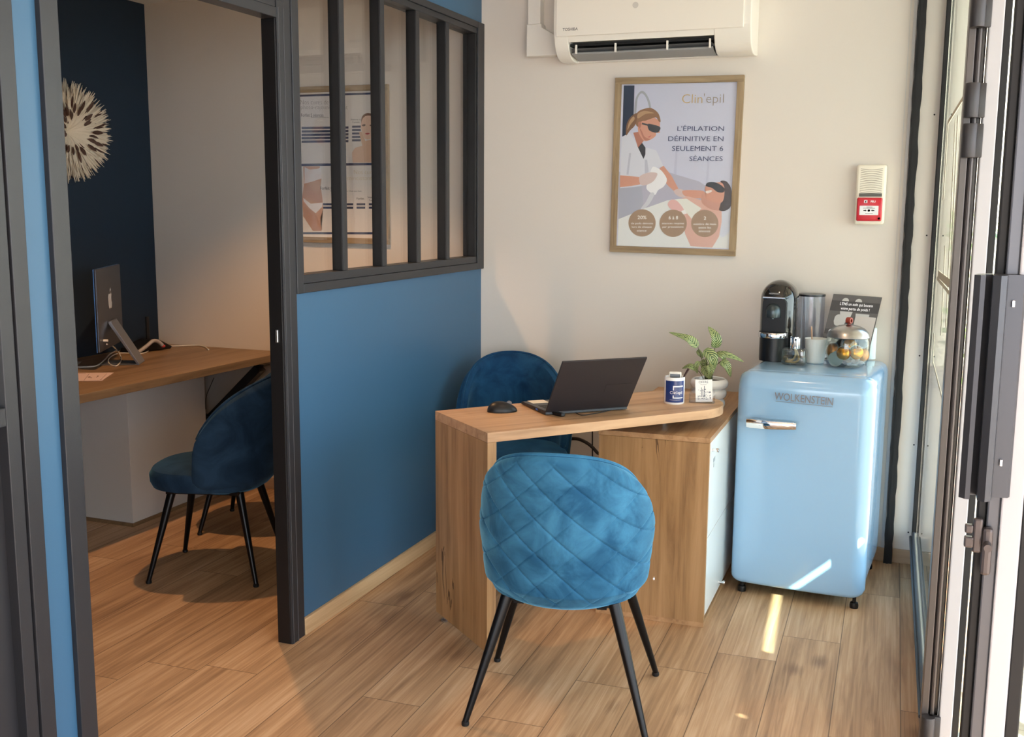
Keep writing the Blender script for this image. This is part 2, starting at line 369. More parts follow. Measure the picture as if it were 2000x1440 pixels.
# door frame to the cabin
dr = struct(thing('door_1', 'anthracite aluminium door frame open to the cabin', 'door', (0, 0, 0)))
bm = BM()
bar(bm, 3.114, 3.157, 0, 2.395, XB, XP)
fj = obj('far_jamb', bm, ALU, dr)
obj('door_stop', box(BM(), -2.066, XP-0.003, 3.068, 3.113, 0, 2.146, bev=0.002), BLKA, fj); obj('front_face', bar(BM(), 3.070, 3.112, 0, 2.2, XP-0.0029, XP+0.004, bev=0.001), ALU, fj)
bm = BM(); bar(bm, 2.06, 2.118, 0, 2.2, XB, XP+0.004); bar(bm, 2.1181, 2.122, 0, 2.145, XB, XP-0.004); obj('near_jamb', bm, ALU, dr)
bm = BM(); bar(bm, 2.1182, 3.0698, 2.146, 2.178, -2.066, XP+0.0035); bar(bm, 2.1182, 3.1135, 2.2005, 2.21, XB, XP); bar(bm, 2.1182, 3.0698, 2.179, 2.2, XB, XP); obj('head', bm, ALU, dr)
p = ox(535, 658, -2.035)
bm = BM(); box(bm, -2.052, -2.018, 3.0695, 3.0715, p.z-0.035, p.z+0.035, bev=0.0008); box(bm, -2.040, -2.030, 3.062, 3.07, p.z-0.022, p.z+0.022, bev=0.002)
obj('strike_plate', bm, STEEL, dr)
bm = BM()
for yy in (3.078, 3.108): box(bm, XP+0.0035, XP+0.0055, yy-0.001, yy+0.001, 0, 2.18)
obj('frame_ridge', bm, mat('alu_ridge', (92, 93, 98), 0.35, 0.3), dr)
# next glazed door in the same partition, cut by the left edge of the photo
d4 = struct(thing('door_4', 'anthracite door with white glass above a dark panel', 'door', (0, 0, 0)))
bm = BM(); bar(bm, 1.928, 1.975, 0, 2.2, XB, XP+0.004); bar(bm, 0.9, 1.9278, 2.15, 2.2, XB, XP+0.004); bar(bm, 0.86, 0.9, 0, 2.2, XB, XP+0.004); obj('frame', bm, ALU, d4)
bm = BM(); bar(bm, 1.885, 1.924, 0, 2.145, XB+0.01, XP-0.001); bar(bm, 0.9, 1.885, 1.02, 1.065, XB+0.01, XP-0.001); bar(bm, 0.9, 1.885, 0, 0.08, XB+0.01, XP-0.001); bar(bm, 0.9, 1.885, 2.1, 2.145, XB+0.01, XP-0.001); bar(bm, 0.9, 0.94, 0, 2.145, XB+0.01, XP-0.001); obj('leaf_frame', bm, ALU, d4)
obj('lower_panel', box(BM(), XB+0.03, XP-0.03, 0.94, 1.885, 0.08, 1.02), ALU, d4)
obj('pane', box(BM(), -2.05, -2.044, 0.94, 1.885, 1.065, 2.1), mat('white_film', (176, 184, 186), 0.3), d4)

# rubber strip on the back wall
bm = BM(); t = bmesh.new(); n = 60
def strip(t, x0, x1, y0, y1, jit, seed):
    rnd = random.Random(seed); prev = None
    for i in range(n+1):
        z = ZC*i/n; a = x0+rnd.uniform(-jit, jit); b = x1+rnd.uniform(-jit, jit)
        r = [t.verts.new(p) for p in ((a, y0, z), (b, y0, z), (b, y1, z), (a, y1, z))]
        if prev:
            for k in range(4): t.faces.new((prev[k], prev[(k+1) % 4], r[(k+1) % 4], r[k]))
        prev = r
strip(t, -0.083, -0.049, 4.795, YB+0.001, 0.0025, 3); strip(t, -0.072, -0.062, 4.790, 4.797, 0.003, 4)
merge(bm, t); struct(obj('trim_1', bm, RUBBER))
bm = BM(); box(bm, -0.098, -0.084, YB-0.008, YB+0.001, 0, ZC, bev=0.002); box(bm, -0.112, -0.110, YB-0.002, YB+0.001, 0, ZC)
struct(obj('trim_2', bm, mat('grey_white_trim', (205, 205, 205), 0.5)))

# shop front: fixed window next to the back wall
sl = math.atan(0.0282)
w2 = struct(thing('window_2', 'tall fixed shop window at the right with beige film drawings', 'window', (0.031, YB, 0), sl))
# local: -Y runs towards the camera, X outward
bm = BM()
box(bm, -0.006, 0.012, -0.030, 0, 0.13, ZC, bev=0.003); box(bm, -0.010, 0.02, -1.78, -0.03, 0.118, 0.135, bev=0.004)
obj('gasket', bm, RUBBER, w2)
bm = BM(); box(bm, -0.002, 0.06, -1.78, 0, 0.0, 0.12, bev=0.003); box(bm, -0.0, 0.05, -1.78, 0, 2.5, ZC)
obj('frame', bm, mat('grey_aluminium', (120, 122, 126), 0.35, 0.5), w2)
bm = BM(); tube(bm, [(0.002, -1.78, 0.145), (0.002, -0.02, 0.145)], 0.0095, 12); tube(bm, [(-0.010, -1.78, 0.128), (-0.010, -0.02, 0.128)], 0.006, 10)
obj('bottom_gasket', bm, mat('blue_grey_gasket', (50, 54, 62), 0.5), w2, smooth=True)
obj('pane', box(BM(), 0.008, 0.014, -1.78, -0.02, 0.13, 2.5), PANE, w2)
FILM = mat('beige_film', (176, 164, 140), 0.6)
bm = BM()
def gpt(px, py):      # point of the pane under a pixel, in the window's local frame (y, z)
    d = ray(px, py); t_ = (0.031+4.83*0.0282)/(d[0]+0.0282*d[1]); return Vector((0.0065, -(YB-t_*d[1]), EYE+t_*d[2]))
for seg in (((1847, 240), (1884, 178), 0.010), ((1884, 178), (1868, 375), 0.006), ((1847, 240), (1838, 390), 0.006), ((1861, 232), (1842, 640), 0.004), ((1866, 225), (1846, 640), 0.004),
            ((1828, 535), (1852, 556), 0.02), ((1826, 543), (1855, 580), 0.01), ((1841, 480), (1833, 655), 0.004), ((1820, 650), (1817, 705), 0.005), ((1817, 705), (1838, 790), 0.006), ((1842, 716), (1838, 780), 0.005)):
    a, b = gpt(*seg[0]), gpt(*seg[1]); d = (b-a).normalized(); w = Vector((0, -d.z, d.y))*seg[2]/2*1.3
    if abs(d.z) > 0.6: w = Vector((0, seg[2]*4, 0))
    vs = [bm.verts.new(q) for q in (a-w, b-w, b+w, a+w)]; bm.faces.new(vs)
obj('film_drawing', bm, FILM, w2)

# hinge jamb and the folding leaves opened outward
AG = mat('leaf_grey', (92, 86, 84), 0.35, 0.4); WL = mat('leaf_white', (182, 182, 186), 0.4); HG = mat('hinge_grey', (60, 58, 60), 0.4, 0.3)
d2 = struct(thing('door_2', 'glazed door leaf folded open outward behind the grey hinges', 'door', (0.10, 3.05, 0), sl))
bm = BM(); box(bm, -0.03, -0.012, -0.05, 0.02, 0, ZC, bev=0.002); box(bm, -0.012, 0.014, -0.03, 0.02, 0, ZC, bev=0.004); tube(bm, [(-0.002, -0.045, 0.0), (-0.002, -0.045, ZC)], 0.006, 8)
obj('hinge_jamb', bm, AG, d2)
bm = BM(); box(bm, 0.016, 0.05, -0.06, 0.0, 0.01, 2.45, bev=0.003); box(bm, 0.05, 0.85, -0.05, 0.0, 0.01, 0.10); box(bm, 0.05, 0.85, -0.05, 0, 2.37, 2.45); box(bm, 0.80, 0.85, -0.05, 0, 0.1, 2.37)
obj('leaf_frame', bm, WL, d2)
bm = BM(); box(bm, 0.051, 0.068, -0.045, -0.005, 0.1, 2.37, bev=0.002); obj('gasket', bm, RUBBER, d2)
obj('pane', box(BM(), 0.067, 0.80, -0.026, -0.02, 0.1, 2.37), PANE, d2)
for z0, z1 in ((1.676, 1.76), (1.775, 1.86), (1.995, 2.10), (0.05, 0.165)):
    bm = BM(); lathe(bm, [(0.0, z0), (0.017, z0), (0.018, z0+0.003), (0.018, z1-0.003), (0.017, z1), (0.0, z1)], 24, Matrix.Translation((-0.012, -0.07, 0))); box(bm, -0.012, 0.02, -0.066, -0.05, z0, z1, bev=0.002)
    obj('hinge', bm, HG, d2, smooth=True)
# second folding leaf, nearer the camera, with the pull handle
d3 = struct(thing('door_3', 'nearer glazed door leaf with grey pull handle and lock', 'door', (0.137, 2.10, 0), 0.0))
bm = BM(); box(bm, 0.0, 0.022, -0.03, 0.02, 0.01, 2.45, bev=0.003); obj('edge_profile', bm, mat('leaf_edge_grey', (92, 94, 100), 0.35, 0.4), d3)
obj('edge_gasket', box(BM(), -0.016, 0.0, -0.02, 0.015, 0.01, 2.45, bev=0.003), RUBBER, d3)
bm = BM(); box(bm, 0.022, 0.058, -0.036, 0.02, 0.01, 2.45, bev=0.003); box(bm, 0.058, 0.85, -0.036, 0.02, 0.01, 0.1); box(bm, 0.058, 0.85, -0.036, 0.02, 2.37, 2.45); obj('leaf_frame', bm, WL, d3)
obj('pane_gasket', box(BM(), 0.058, 0.082, -0.03, 0.015, 0.1, 2.37, bev=0.003), RUBBER, d3)
obj('pane', box(BM(), 0.08, 0.85, -0.01, -0.004, 0.1, 2.37), PANE, d3)
bm = BM(); zt_, zb_ = 1.435, 1.035
prism(bm, [(-0.052, -0.075), (-0.042, -0.085), (-0.034, -0.085), (-0.034, -0.052), (-0.022, -0.048), (-0.022, -0.085), (-0.010, -0.095), (0.0, -0.085), (0.004, -0.055), (0.030, -0.050), (0.034, -0.04), (0.034, -0.031), (-0.03, -0.031), (-0.044, -0.045)], zb_, zt_, 'Z')
h = obj('pull_handle', bm, mat('handle_grey', (66, 68, 74), 0.35, 0.5), d3)
bm = BM()
for z in (1.10, 1.385): box(bm, 0.012, 0.017, -0.058, -0.05, z-0.006, z+0.006, bev=0.001)
obj('screw', bm, CHROME, h)
bm = BM(); box(bm, -0.006, 0.012, -0.05, -0.03, 0.885, 0.975, bev=0.006); lathe(bm, [(0.0, 0), (0.007, 0), (0.007, 0.025), (0, 0.025)], 16, Matrix.Translation((0.003, -0.05, 0.945)) @ Matrix.Rotation(PI/2, 4, 'X'))
box(bm, -0.022, -0.006, -0.045, -0.032, 0.925, 0.99, bev=0.004); box(bm, -0.036, -0.02, -0.05, -0.035, 0.935, 0.955, bev=0.003); box(bm, -0.036, -0.022, -0.05, -0.035, 0.962, 0.978, bev=0.003)
obj('lock', bm, mat('bronze_grey', (84, 78, 78), 0.35, 0.5), d3)
# unseen panel added to block the sun; its slots shape the sun patches
AZ = 3.0; ks = AZ/SUN_TO.z
def up(x, y): return (x+SUN_TO.x*ks, y+SUN_TO.y*ks)
bm = BM()
def quad(bm, pts, z): bm.faces.new([bm.verts.new((x, y, z)) for x, y in pts])
def xo(y): return -0.068*(y-3.6)
def cell(xa0, xa1, xb0, xb1, ya, yb): quad(bm, [up(xa0, ya), up(xa1, ya), up(xb1, yb), up(xb0, yb)], AZ)
L_, R2 = -6.0, 0.13
ys = [-6, 3.085, 3.13, 3.605, 4.50, 9]
slots = {1: (-0.445, -0.388), 3: (-0.439, -0.378)}
for i in range(5):
    ya, yb = ys[i], ys[i+1]; oa, ob = xo(ya), xo(yb)
    if i in slots:
        a, b = slots[i]
        if i == 1: oa = ob = 0
        cell(L_, a+oa, L_, a+ob, ya, yb); cell(b+oa, R2, b+ob, R2, ya, yb)
    else: cell(L_, R2, L_, R2, ya, yb)
bmesh.ops.remove_doubles(bm, verts=bm.verts, dist=1e-5)
r = bmesh.ops.extrude_face_region(bm, geom=list(bm.faces)); 
for v in [g for g in r['geom'] if isinstance(g, bmesh.types.BMVert)]: v.co.z += 0.03
sblk = obj('sun_blocker', bm, mat('blocker_matte', (200, 195, 185), 0.8)); struct(sblk)
# pavement and the opposite side of the street
def pavemat():
    m = bpy.data.materials.new('paving'); m.use_nodes = True; nt = m.node_tree; b = nt.nodes['Principled BSDF']
    t = nt.nodes.new('ShaderNodeTexCoord'); br = nt.nodes.new('ShaderNodeTexBrick'); br.inputs['Scale'].default_value = 4.0
    br.inputs['Color1'].default_value = srgb(160, 144, 130); br.inputs['Color2'].default_value = srgb(146, 130, 118); br.inputs['Mortar'].default_value = srgb(130, 112, 98); br.inputs['Mortar Size'].default_value = 0.012
    nt.links.new(t.outputs['Object'], br.inputs[0]); nt.links.new(br.outputs[0], b.inputs['Base Color']); b.inputs['Roughness'].default_value = 0.85; return m
struct(obj('pavement', box(BM(), -8, 14, -10, 16, -0.16, -0.1), pavemat()))
bm = BM(); box(bm, -3, 8, 12.0, 12.6, -0.1, 5.0)
bld = tag(obj('building', bm, mat('pale_render', (205, 196, 180), 0.85)), 'pale rendered building across the street', 'building')
bm = BM(); rnd = random.Random(5)
for i in range(900):
    p = Vector((rnd.uniform(0.2, 3.0), rnd.uniform(9.6, 10.4), rnd.uniform(-0.05, 1.5))); a = rnd.uniform(0, 2*PI); s = rnd.uniform(0.04, 0.09)
    d = Vector((math.cos(a), math.sin(a)*0.6, rnd.uniform(-0.5, 0.8))).normalized(); q = d.orthogonal().normalized()
    bm.faces.new([bm.verts.new(v) for v in (p-d*s, p+q*s*0.4, p+d*s, p-q*s*0.4)])
tag(obj('hedge', bm, mat('hedge_green', (96, 130, 66), 0.7)), 'green leafy hedge seen through the shop door glass', 'hedge')
# ==================================================================

# ------------------------------------------------------------------ velvet chairs
def shell_surface(quilt):
    """closed padded shell; returns bmesh in chair space (front is +Y)"""
    nu, nv = (260, 170) if quilt else (60, 30)
    FM = R_(98)
    def outline(f):
        k = abs(f)/FM
        zt = 0.462+0.398*math.sqrt(max(0.0, 1-k**2.3)); zb = 0.375+0.02*k**4
        zb += 0.045*max(0, (k-0.80)/0.20)**2
        return zb, max(zt, zb+0.035)
    def pt(f, z, off):
        a = 0.248-off; b = 0.235-off
        h = (z-0.40)
        flare = 1+0.085*min(max(h, 0)/0.2, 1.0)-0.11*max(h-0.19, 0)/0.25
        tuck = 0.0 if z > 0.43 else (0.43-z)*0.75
        x = (a*flare-tuck)*math.sin(f); y = 0.0-(b-tuck)*math.cos(f)-0.16*max(h, 0)*max(0.0, math.cos(f))**0.7-0.02
        return Vector((x, y, z))
    bm = BM(); O, I = [], []
    for i in range(nu+1):
        f = -FM+2*FM*i/nu; zb, zt = outline(f); co, ci = [], []
        for j in range(nv+1):
            t = j/nv; e = min(t, 1-t); eu = min(i, nu-i)/nu
            rnd_ = 0.016*(max(0, 1-e/0.05)**2)+0.012*(max(0, 1-eu/0.04)**2)
            z = zb+(zt-zb)*t
            q = 0.0
            if quilt:
                u = 0.265*math.sin(f) if abs(f) < PI/2 else math.copysign(0.265, f)*(1+(abs(f)-PI/2)*0.3)
                p1 = (u/0.0590+(z-0.62)/0.0535)/2; p2 = (u/0.0590-(z-0.62)/0.0535)/2
                d1 = abs(p1-round(p1))*0.079; d2 = abs(p2-round(p2))*0.079
                edge = min(1.0, e*14, eu*14)
                q = (0.0042*math.exp(-(d1/0.0024)**1.5)+0.0032*math.exp(-(d2/0.0020)**1.5)-0.0016*min(1, d1/0.018)*min(1, d2/0.018))*edge
            co.append(bm.verts.new(pt(f, z, rnd_+q))); ci.append(bm.verts.new(pt(f, z, 0.048-rnd_)))
        O.append(co); I.append(ci)
    for i in range(nu):
        for j in range(nv):
            bm.faces.new((O[i][j], O[i+1][j], O[i+1][j+1], O[i][j+1])); bm.faces.new((I[i][j], I[i][j+1], I[i+1][j+1], I[i+1][j]))
        bm.faces.new((O[i][0], I[i][0], I[i+1][0], O[i+1][0])); bm.faces.new((O[i][nv], O[i+1][nv], I[i+1][nv], I[i][nv]))
    for i in (0, nu):
        for j in range(nv): bm.faces.new((O[i][j], O[i][j+1], I[i][j+1], I[i][j]))
    rim = [(I[i][nv].co+O[i][nv].co)/2+Vector((0, 0, 0.004)) for i in range(2, nu-1)]
    return bm, [p.copy() for p in rim]
def make_chair(label, loc, rz, mt, quilt, hx, hy, group=None, seat_top=0.475):
    t = thing('velvet_chair', label, 'chair', loc, rz, group)
    # seat cushion
    prof = [(0.0, 0.385), (0.195, 0.385), (0.222, 0.393), (0.232, 0.415), (0.234, 0.445), (0.222, seat_top-0.008), (0.19, seat_top), (0.10, seat_top+0.006), (0.0, seat_top+0.008)]
    bm = BM(); lathe(bm, prof, 56, Matrix.Translation((0, 0.015, 0)), 1.02, 1.02, 2.6); obj('seat', bm, mt, t, smooth=True)
    bm, rim = shell_surface(quilt); bk = obj('backrest', bm, mt, t, smooth=True)
    for p in bk.data.polygons: p.use_smooth = True
    bm = BM(); tube(bm, rim, 0.006, 8); obj('piping', bm, mt, bk, smooth=True)
    bm = BM(); box(bm, -0.17, 0.17, -0.15, -0.115, 0.372, 0.384); box(bm, -0.17, 0.17, 0.115, 0.15, 0.372, 0.384); box(bm, -0.14, -0.11, -0.15, 0.15, 0.365, 0.376); box(bm, 0.11, 0.14, -0.15, 0.15, 0.365, 0.376)
    obj('under_frame', bm, LEGM, t)
    for sx_ in (-1, 1):
        for sy_ in (-1, 1):
            bm = BM(); top = Vector((sx_*hx*0.60, sy_*hy*0.62, 0.385)); bot = Vector((sx_*hx, sy_*hy, 0.012)); tube(bm, [top, bot], 0.0185, 20, 0.0095)
            lg = obj('leg', bm, LEGM, t, smooth=True)
            bm = BM(); lathe(bm, [(0, 0), (0.0105, 0), (0.012, 0.004), (0.0115, 0.011), (0.008, 0.014), (0.0, 0.016)], 16, Matrix.Translation((bot.x, bot.y, 0))); obj('foot', bm, RUBBER, lg, smooth=True)
    return t
G1 = 'velvet chairs of the salon'
ch = make_chair('blue velvet chair with diamond quilted back, pulled up in front of the oak desk', (-0.975, 3.03, 0), R_(9.9), VELVET, True, 0.27, 0.232, G1)
bm = BM(); lathe(bm, [(0, 0), (0.006, 0), (0.006, 0.004), (0, 0.004)], 12, Matrix.Translation((0.268, -0.03, 0.43)) @ Matrix.Rotation(PI/2, 4, 'Y')); obj('rivet', bm, CHROME, ch)
VM = velvetmat('velvet_mid_blue', (16, 50, 84), (30, 76, 114), 0.5)
make_chair('plain dark blue velvet chair behind the desk, against the blue partition', (-1.66, 4.36, 0), R_(-155), VM, False, 0.25, 0.22, G1)
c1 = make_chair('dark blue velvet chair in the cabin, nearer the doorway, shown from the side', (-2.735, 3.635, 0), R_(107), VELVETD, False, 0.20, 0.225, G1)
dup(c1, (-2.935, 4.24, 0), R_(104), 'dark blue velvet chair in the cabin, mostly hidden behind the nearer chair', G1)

# ------------------------------------------------------------------ oak desk
ZD = 0.80
DA = 49.0
desk = thing('desk', 'oak desk with slab side leg and rounded end resting above the cabinet', 'desk', (-1.315, 3.20, 0), R_(DA))
# local: +X along the length, +Y across (towards the user)
Ld, Wd = 1.095, 0.428
out = [(0, 0), (Ld-0.20, 0)]+[(Ld-0.20+0.20*math.sin(a), 0.20-0.20*math.cos(a)) for a in [R_(v) for v in range(6, 91, 6)]]
out += [(Ld, Wd-0.10)]+[(Ld-0.10+0.10*math.cos(a), Wd-0.10+0.10*math.sin(a)) for a in [R_(v) for v in range(10, 91, 10)]]+[(0, Wd)]
bm = prism(BM(), out, ZD-0.034, ZD, 'Z', bev=0.0012); obj('desk_top', bm, OAKX, desk)
bm = box(BM(), 0.0, 0.034, 0.0, Wd, 0.028, ZD-0.0345, bev=0.001); lg = obj('side_panel', bm, OAKV, desk)
for yy in (0.03, Wd-0.04):
    bm = BM(); lathe(bm, [(0, 0), (0.012, 0), (0.013, 0.006), (0.006, 0.010), (0.006, 0.03), (0, 0.03)], 16, Matrix.Translation((0.017, yy, 0))); obj('glide', bm, STEEL, lg, smooth=True)
bm = BM(); lathe(bm, [(0, 0.72), (0.02, 0.72), (0.02, ZD-0.034), (0, ZD-0.034)], 20, Matrix.Translation((Ld-0.22, 0.22, 0))); obj('spacer', bm, STEEL, desk, smooth=True)
DR = Matrix.Rotation(R_(DA), 4, 'Z')
# cabinet
cab = thing('cabinet', 'low oak cabinet with white drawer fronts between desk and fridge', 'cabinet', (-1.095, 3.764, 0), R_(0.8))
w, d = 0.415, 1.02
obj('side_panel', box(BM(), 0, w, 0, 0.018, 0.018, 0.70, bev=0.001), OAKV, cab)
obj('side_panel', box(BM(), 0, w-0.02, d-0.018, d, 0.018, 0.70, bev=0.001), OAKV, cab)
obj('back_panel', box(BM(), 0, 0.012, 0.018, d-0.018, 0.03, 0.70), OAKV, cab)
obj('bottom_panel', box(BM(), 0, w, 0, d, 0.0, 0.020, bev=0.001), OAKY, cab)
obj('cabinet_top', box(BM(), -0.002, w+0.002, -0.002, d, 0.701, 0.72, bev=0.001), OAKY, cab)
WF = mat('white_front', (232, 234, 232), 0.25)
for z0, z1, kz in ((0.04, 0.336, 0.062), (0.34, 0.698, 0.664)):
    dw = obj('drawer', box(BM(), w-0.018, w, 0.02, d-0.02, z0, z1, bev=0.0015), WF, cab)
    bm = BM(); lathe(bm, [(0, 0), (0.006, 0), (0.005, 0.012), (0.0085, 0.018), (0.0075, 0.024), (0, 0.025)], 16, Matrix.Translation((w, 0.06 if kz > 0.3 else 0.34, kz)) @ Matrix.Rotation(PI/2, 4, 'Y')); obj('knob', bm, CHROME, dw, smooth=True)
bm = BM(); box(bm, w, w+0.0006, 0.09, 0.13, 0.61, 0.625); box(bm, w, w+0.0006, 0.10, 0.112, 0.59, 0.605); obj('sticker', bm, mat('sticker_grey', (150, 155, 160), 0.5), cab)

# ------------------------------------------------------------------ laptop, mouse, cables
hl = Vector((-1.234, 3.552, ZD)); la = R_(42.5)
lap = thing('laptop', 'open black laptop on the oak desk, lid back towards the room', 'laptop', hl, la)
LB = mat('laptop_black', (42, 40, 44), 0.38); 
# local: +X along the hinge, +Y towards the user
bm = prism(BM(), [(0.0, 0.004), (0.235, 0.002), (0.235, 0.008), (0.225, 0.013), (0.004, 0.017)], 0, 0.33, 'X', bev=0.001); ba = obj('base', bm, LB, lap)
bm = BM()
for r in range(5):
    for c in range(14): box(bm, 0.02+c*0.0207, 0.0375+c*0.0207, 0.025+r*0.019, 0.041+r*0.019, 0.0150-0.0009*r*0, 0.0172-r*0.0004, bev=0.0008, seg=1)
obj('keyboard', bm, mat('key_black', (24, 24, 26), 0.5), ba)
obj('touchpad', box(BM(), 0.115, 0.215, 0.135, 0.205, 0.0125, 0.0146), mat('touchpad', (60, 60, 64), 0.3), ba)
M_ = Matrix.Rotation(math.atan2(0.013-0.017, 0.22), 4, 'X')
bm = BM(); box(bm, 0.02, 0.085, 0.165, 0.222, 0.0132, 0.0150); obj('sticker', bm, mat('sticker_cream', (232, 222, 205), 0.5), ba)
bm = BM(); box(bm, -0.0015, 0.001, 0.075, 0.09, 0.006, 0.012); obj('port', bm, mat('usb_blue', (60, 110, 210), 0.4), ba)
for y0_, y1_ in ((0.05, 0.062), (0.1, 0.125)): obj('port', box(BM(), -0.0012, 0.001, y0_, y1_, 0.0055, 0.0115), BLACKP, ba)
tl = R_(35); lid_u = Vector((0, -math.sin(tl), math.cos(tl))); LM = frame_mat((0, 0.002, 0.014), (1, 0, 0), lid_u)
bm = box(BM(), 0, 0.33, 0, 0.248, -0.003, 0.0035, M=LM, bev=0.0015); lid = obj('lid', bm, LB, lap)
# the camera sees the outer face: which side of LM z it is
n_out = LM.to_3x3() @ Vector((0, 0, 1)); so_ = 1 if n_out.y < 0 else -1
zf = 0.0036 if so_ > 0 else -0.0031
SO = obj('screen', box(BM(), 0.008, 0.322, 0.012, 0.240, (-0.0033 if so_ > 0 else 0.0030), (-0.0028 if so_ > 0 else 0.0038), M=LM), mat('screen_black', (12, 12, 14), 0.1), lid)
bm = BM(); box(bm, 0.205, 0.31, 0.123, 0.1245, zf-0.0002, zf+0.0003, M=LM); box(bm, 0.205, 0.2065, 0.085, 0.1245, zf-0.0002, zf+0.0003, M=LM); obj('lid_line', bm, mat('lid_line', (22, 20, 22), 0.3), lid)
# mouse
mp_ = oz(977, 806, ZD)
ms = thing('computer_mouse', 'black computer mouse beside the laptop on the desk', 'mouse', (mp_.x, mp_.y+0.02, ZD), R_(-60))
bm = BM(); t = bmesh.new(); bmesh.ops.create_uvsphere(t, u_segments=32, v_segments=20, radius=1.0)
for v in t.verts:
    x, y, z = v.co; v.co = Vector((x*0.036*(1-0.12*y), y*0.056, max(z, -0.05)*0.036*(1-0.25*y)+0.002))
merge(bm, t); mb = obj('shell', bm, BLACKP, ms, smooth=True)
bm = BM(); lathe(bm, [(0.0095, -0.004), (0.0105, 0), (0.0095, 0.004)], 20, Matrix.Translation((0, 0.025, 0.030)) @ Matrix.Rotation(PI/2, 4, 'Y')); obj('scroll_wheel', bm, mat('wheel_grey', (110, 110, 112), 0.3, 0.6), ms, smooth=True)
# charger cable of the laptop
a = oz(1075, 800, ZD+0.006); 
pts = [oz(x, y, ZD+h) for x, y, h in ((1083, 806, 0.012), (1100, 800, 0.008), (1118, 803, 0.003), (1135, 811, 0.003), (1160, 808, 0.003), (1185, 803, 0.003), (1200, 799, 0.003))]
cb_ = thing('cable', 'thin black charger cable curling beneath the laptop lid', 'cable', pts[0])
bm = BM(); tube(bm, [p-pts[0] for p in spline(pts, 6)], 0.0016, 8); obj('cord', bm, RUBBER, cb_, smooth=True)
bm = BM(); q = oz(1090, 812, ZD+0.001)-pts[0]; box(bm, -0.028, 0.028, -0.009, 0.009, 0.0, 0.013, M=Matrix.Translation(q) @ Matrix.Rotation(R_(-30), 4, 'Z'), bev=0.003); obj('plug', bm, BLACKP, cb_)

# mug with the phone and pen
mg = Vector((-0.862, 3.985, ZD))
mug = thing('mug', 'white pen mug with a navy print standing on the desk', 'mug', mg, R_(-14))
CER = mat('white_ceramic', (240, 240, 240), 0.15, coat=0.5)
bm = BM(); lathe(bm, [(0, 0.0), (0.037, 0.0), (0.0392, 0.003), (0.0392, 0.101), (0.038, 0.1035), (0.0355, 0.102), (0.0352, 0.008), (0, 0.006)], 48); obj('body', bm, CER, mug, smooth=True)
def arc_patch(bm, r, a0, a1, z0, z1, n=20):
    prev = None
    for i in range(n+1):
        a = a0+(a1-a0)*i/n; p = [bm.verts.new((r*math.cos(a), r*math.sin(a), z)) for z in (z0, z1)]
        if prev: bm.faces.new((prev[0], p[0], p[1], prev[1]))
        prev = p
bm = BM(); arc_patch(bm, 0.0396, R_(-120), R_(-2), 0.008, 0.091); obj('navy_print', bm, mat('navy_print', (34, 56, 116), 0.25, coat=0.4), mug, smooth=True)
bm = BM(); r = 0.0399
arc_patch(bm, r, R_(-72), R_(-12), 0.068, 0.073); arc_patch(bm, r, R_(-72), R_(-66), 0.055, 0.073, 3); arc_patch(bm, r, R_(-72), R_(-66), 0.024, 0.036, 3); arc_patch(bm, r, R_(-72), R_(-12), 0.024, 0.028); obj('printed_frame', bm, mat('white_ink', (240, 240, 245), 0.4), mug); bm = BM()
t = bmesh.new(); text_bm(t, "Clin'epil", 0.016, Matrix.Identity(4), 0, 'CENTER')
for v in t.verts:
    a = R_(-52)+v.co.x/r; v.co = Vector((r*1.002*math.cos(a), r*1.002*math.sin(a), 0.046+v.co.y))
merge(bm, t)
t = bmesh.new(); text_bm(t, "CENTRE ESTHETIQUE", 0.005, Matrix.Identity(4), 0, 'CENTER')
for v in t.verts:
    a = R_(-55)+v.co.x/r; v.co = Vector((r*1.002*math.cos(a), r*1.002*math.sin(a), 0.018+v.co.y))
t.free()
obj('printed_line', (lambda b: (arc_patch(b, r, R_(-88), R_(-22), 0.0175, 0.0183, 14), b)[1])(BM()), mat('white_ink'), mug)
obj('lettering', bm, mat('white_ink', (240, 240, 245), 0.4), mug)
ph = thing('remote', 'white handheld remote with a dark display standing in the pen mug', 'remote', mg+Vector((0.0, 0.004, 0.012)), R_(8))
bm = box(BM(), -0.0235, 0.0235, -0.006, 0.006, 0.0, 0.108, M=Matrix.Rotation(R_(-6), 4, 'X'), bev=0.005, seg=3); obj('casing', bm, WHITEP, ph, smooth=True)
obj('display', box(BM(), -0.019, 0.019, -0.0068, -0.0055, 0.072, 0.099, M=Matrix.Rotation(R_(-6), 4, 'X'), bev=0.0005), mat('display_grey', (60, 64, 66), 0.2), ph)
obj('slot', box(BM(), -0.009, 0.009, -0.0066, -0.0055, 0.1025, 0.1035, M=Matrix.Rotation(R_(-6), 4, 'X')), mat('slot_grey', (150, 150, 150), 0.4), ph)
bm = BM(); tube(bm, [mg+Vector((0.006, 0.022, 0.01)), mg+Vector((0.034, 0.016, 0.105)), mg+Vector((0.050, 0.014, 0.135))], [0.004, 0.004, 0.0045], 8)
pen = tag(obj('pen', bm, mat('pen_dark', (58, 38, 36), 0.35), smooth=True), 'dark patterned pen leaning in the mug beside the remote', 'pen')

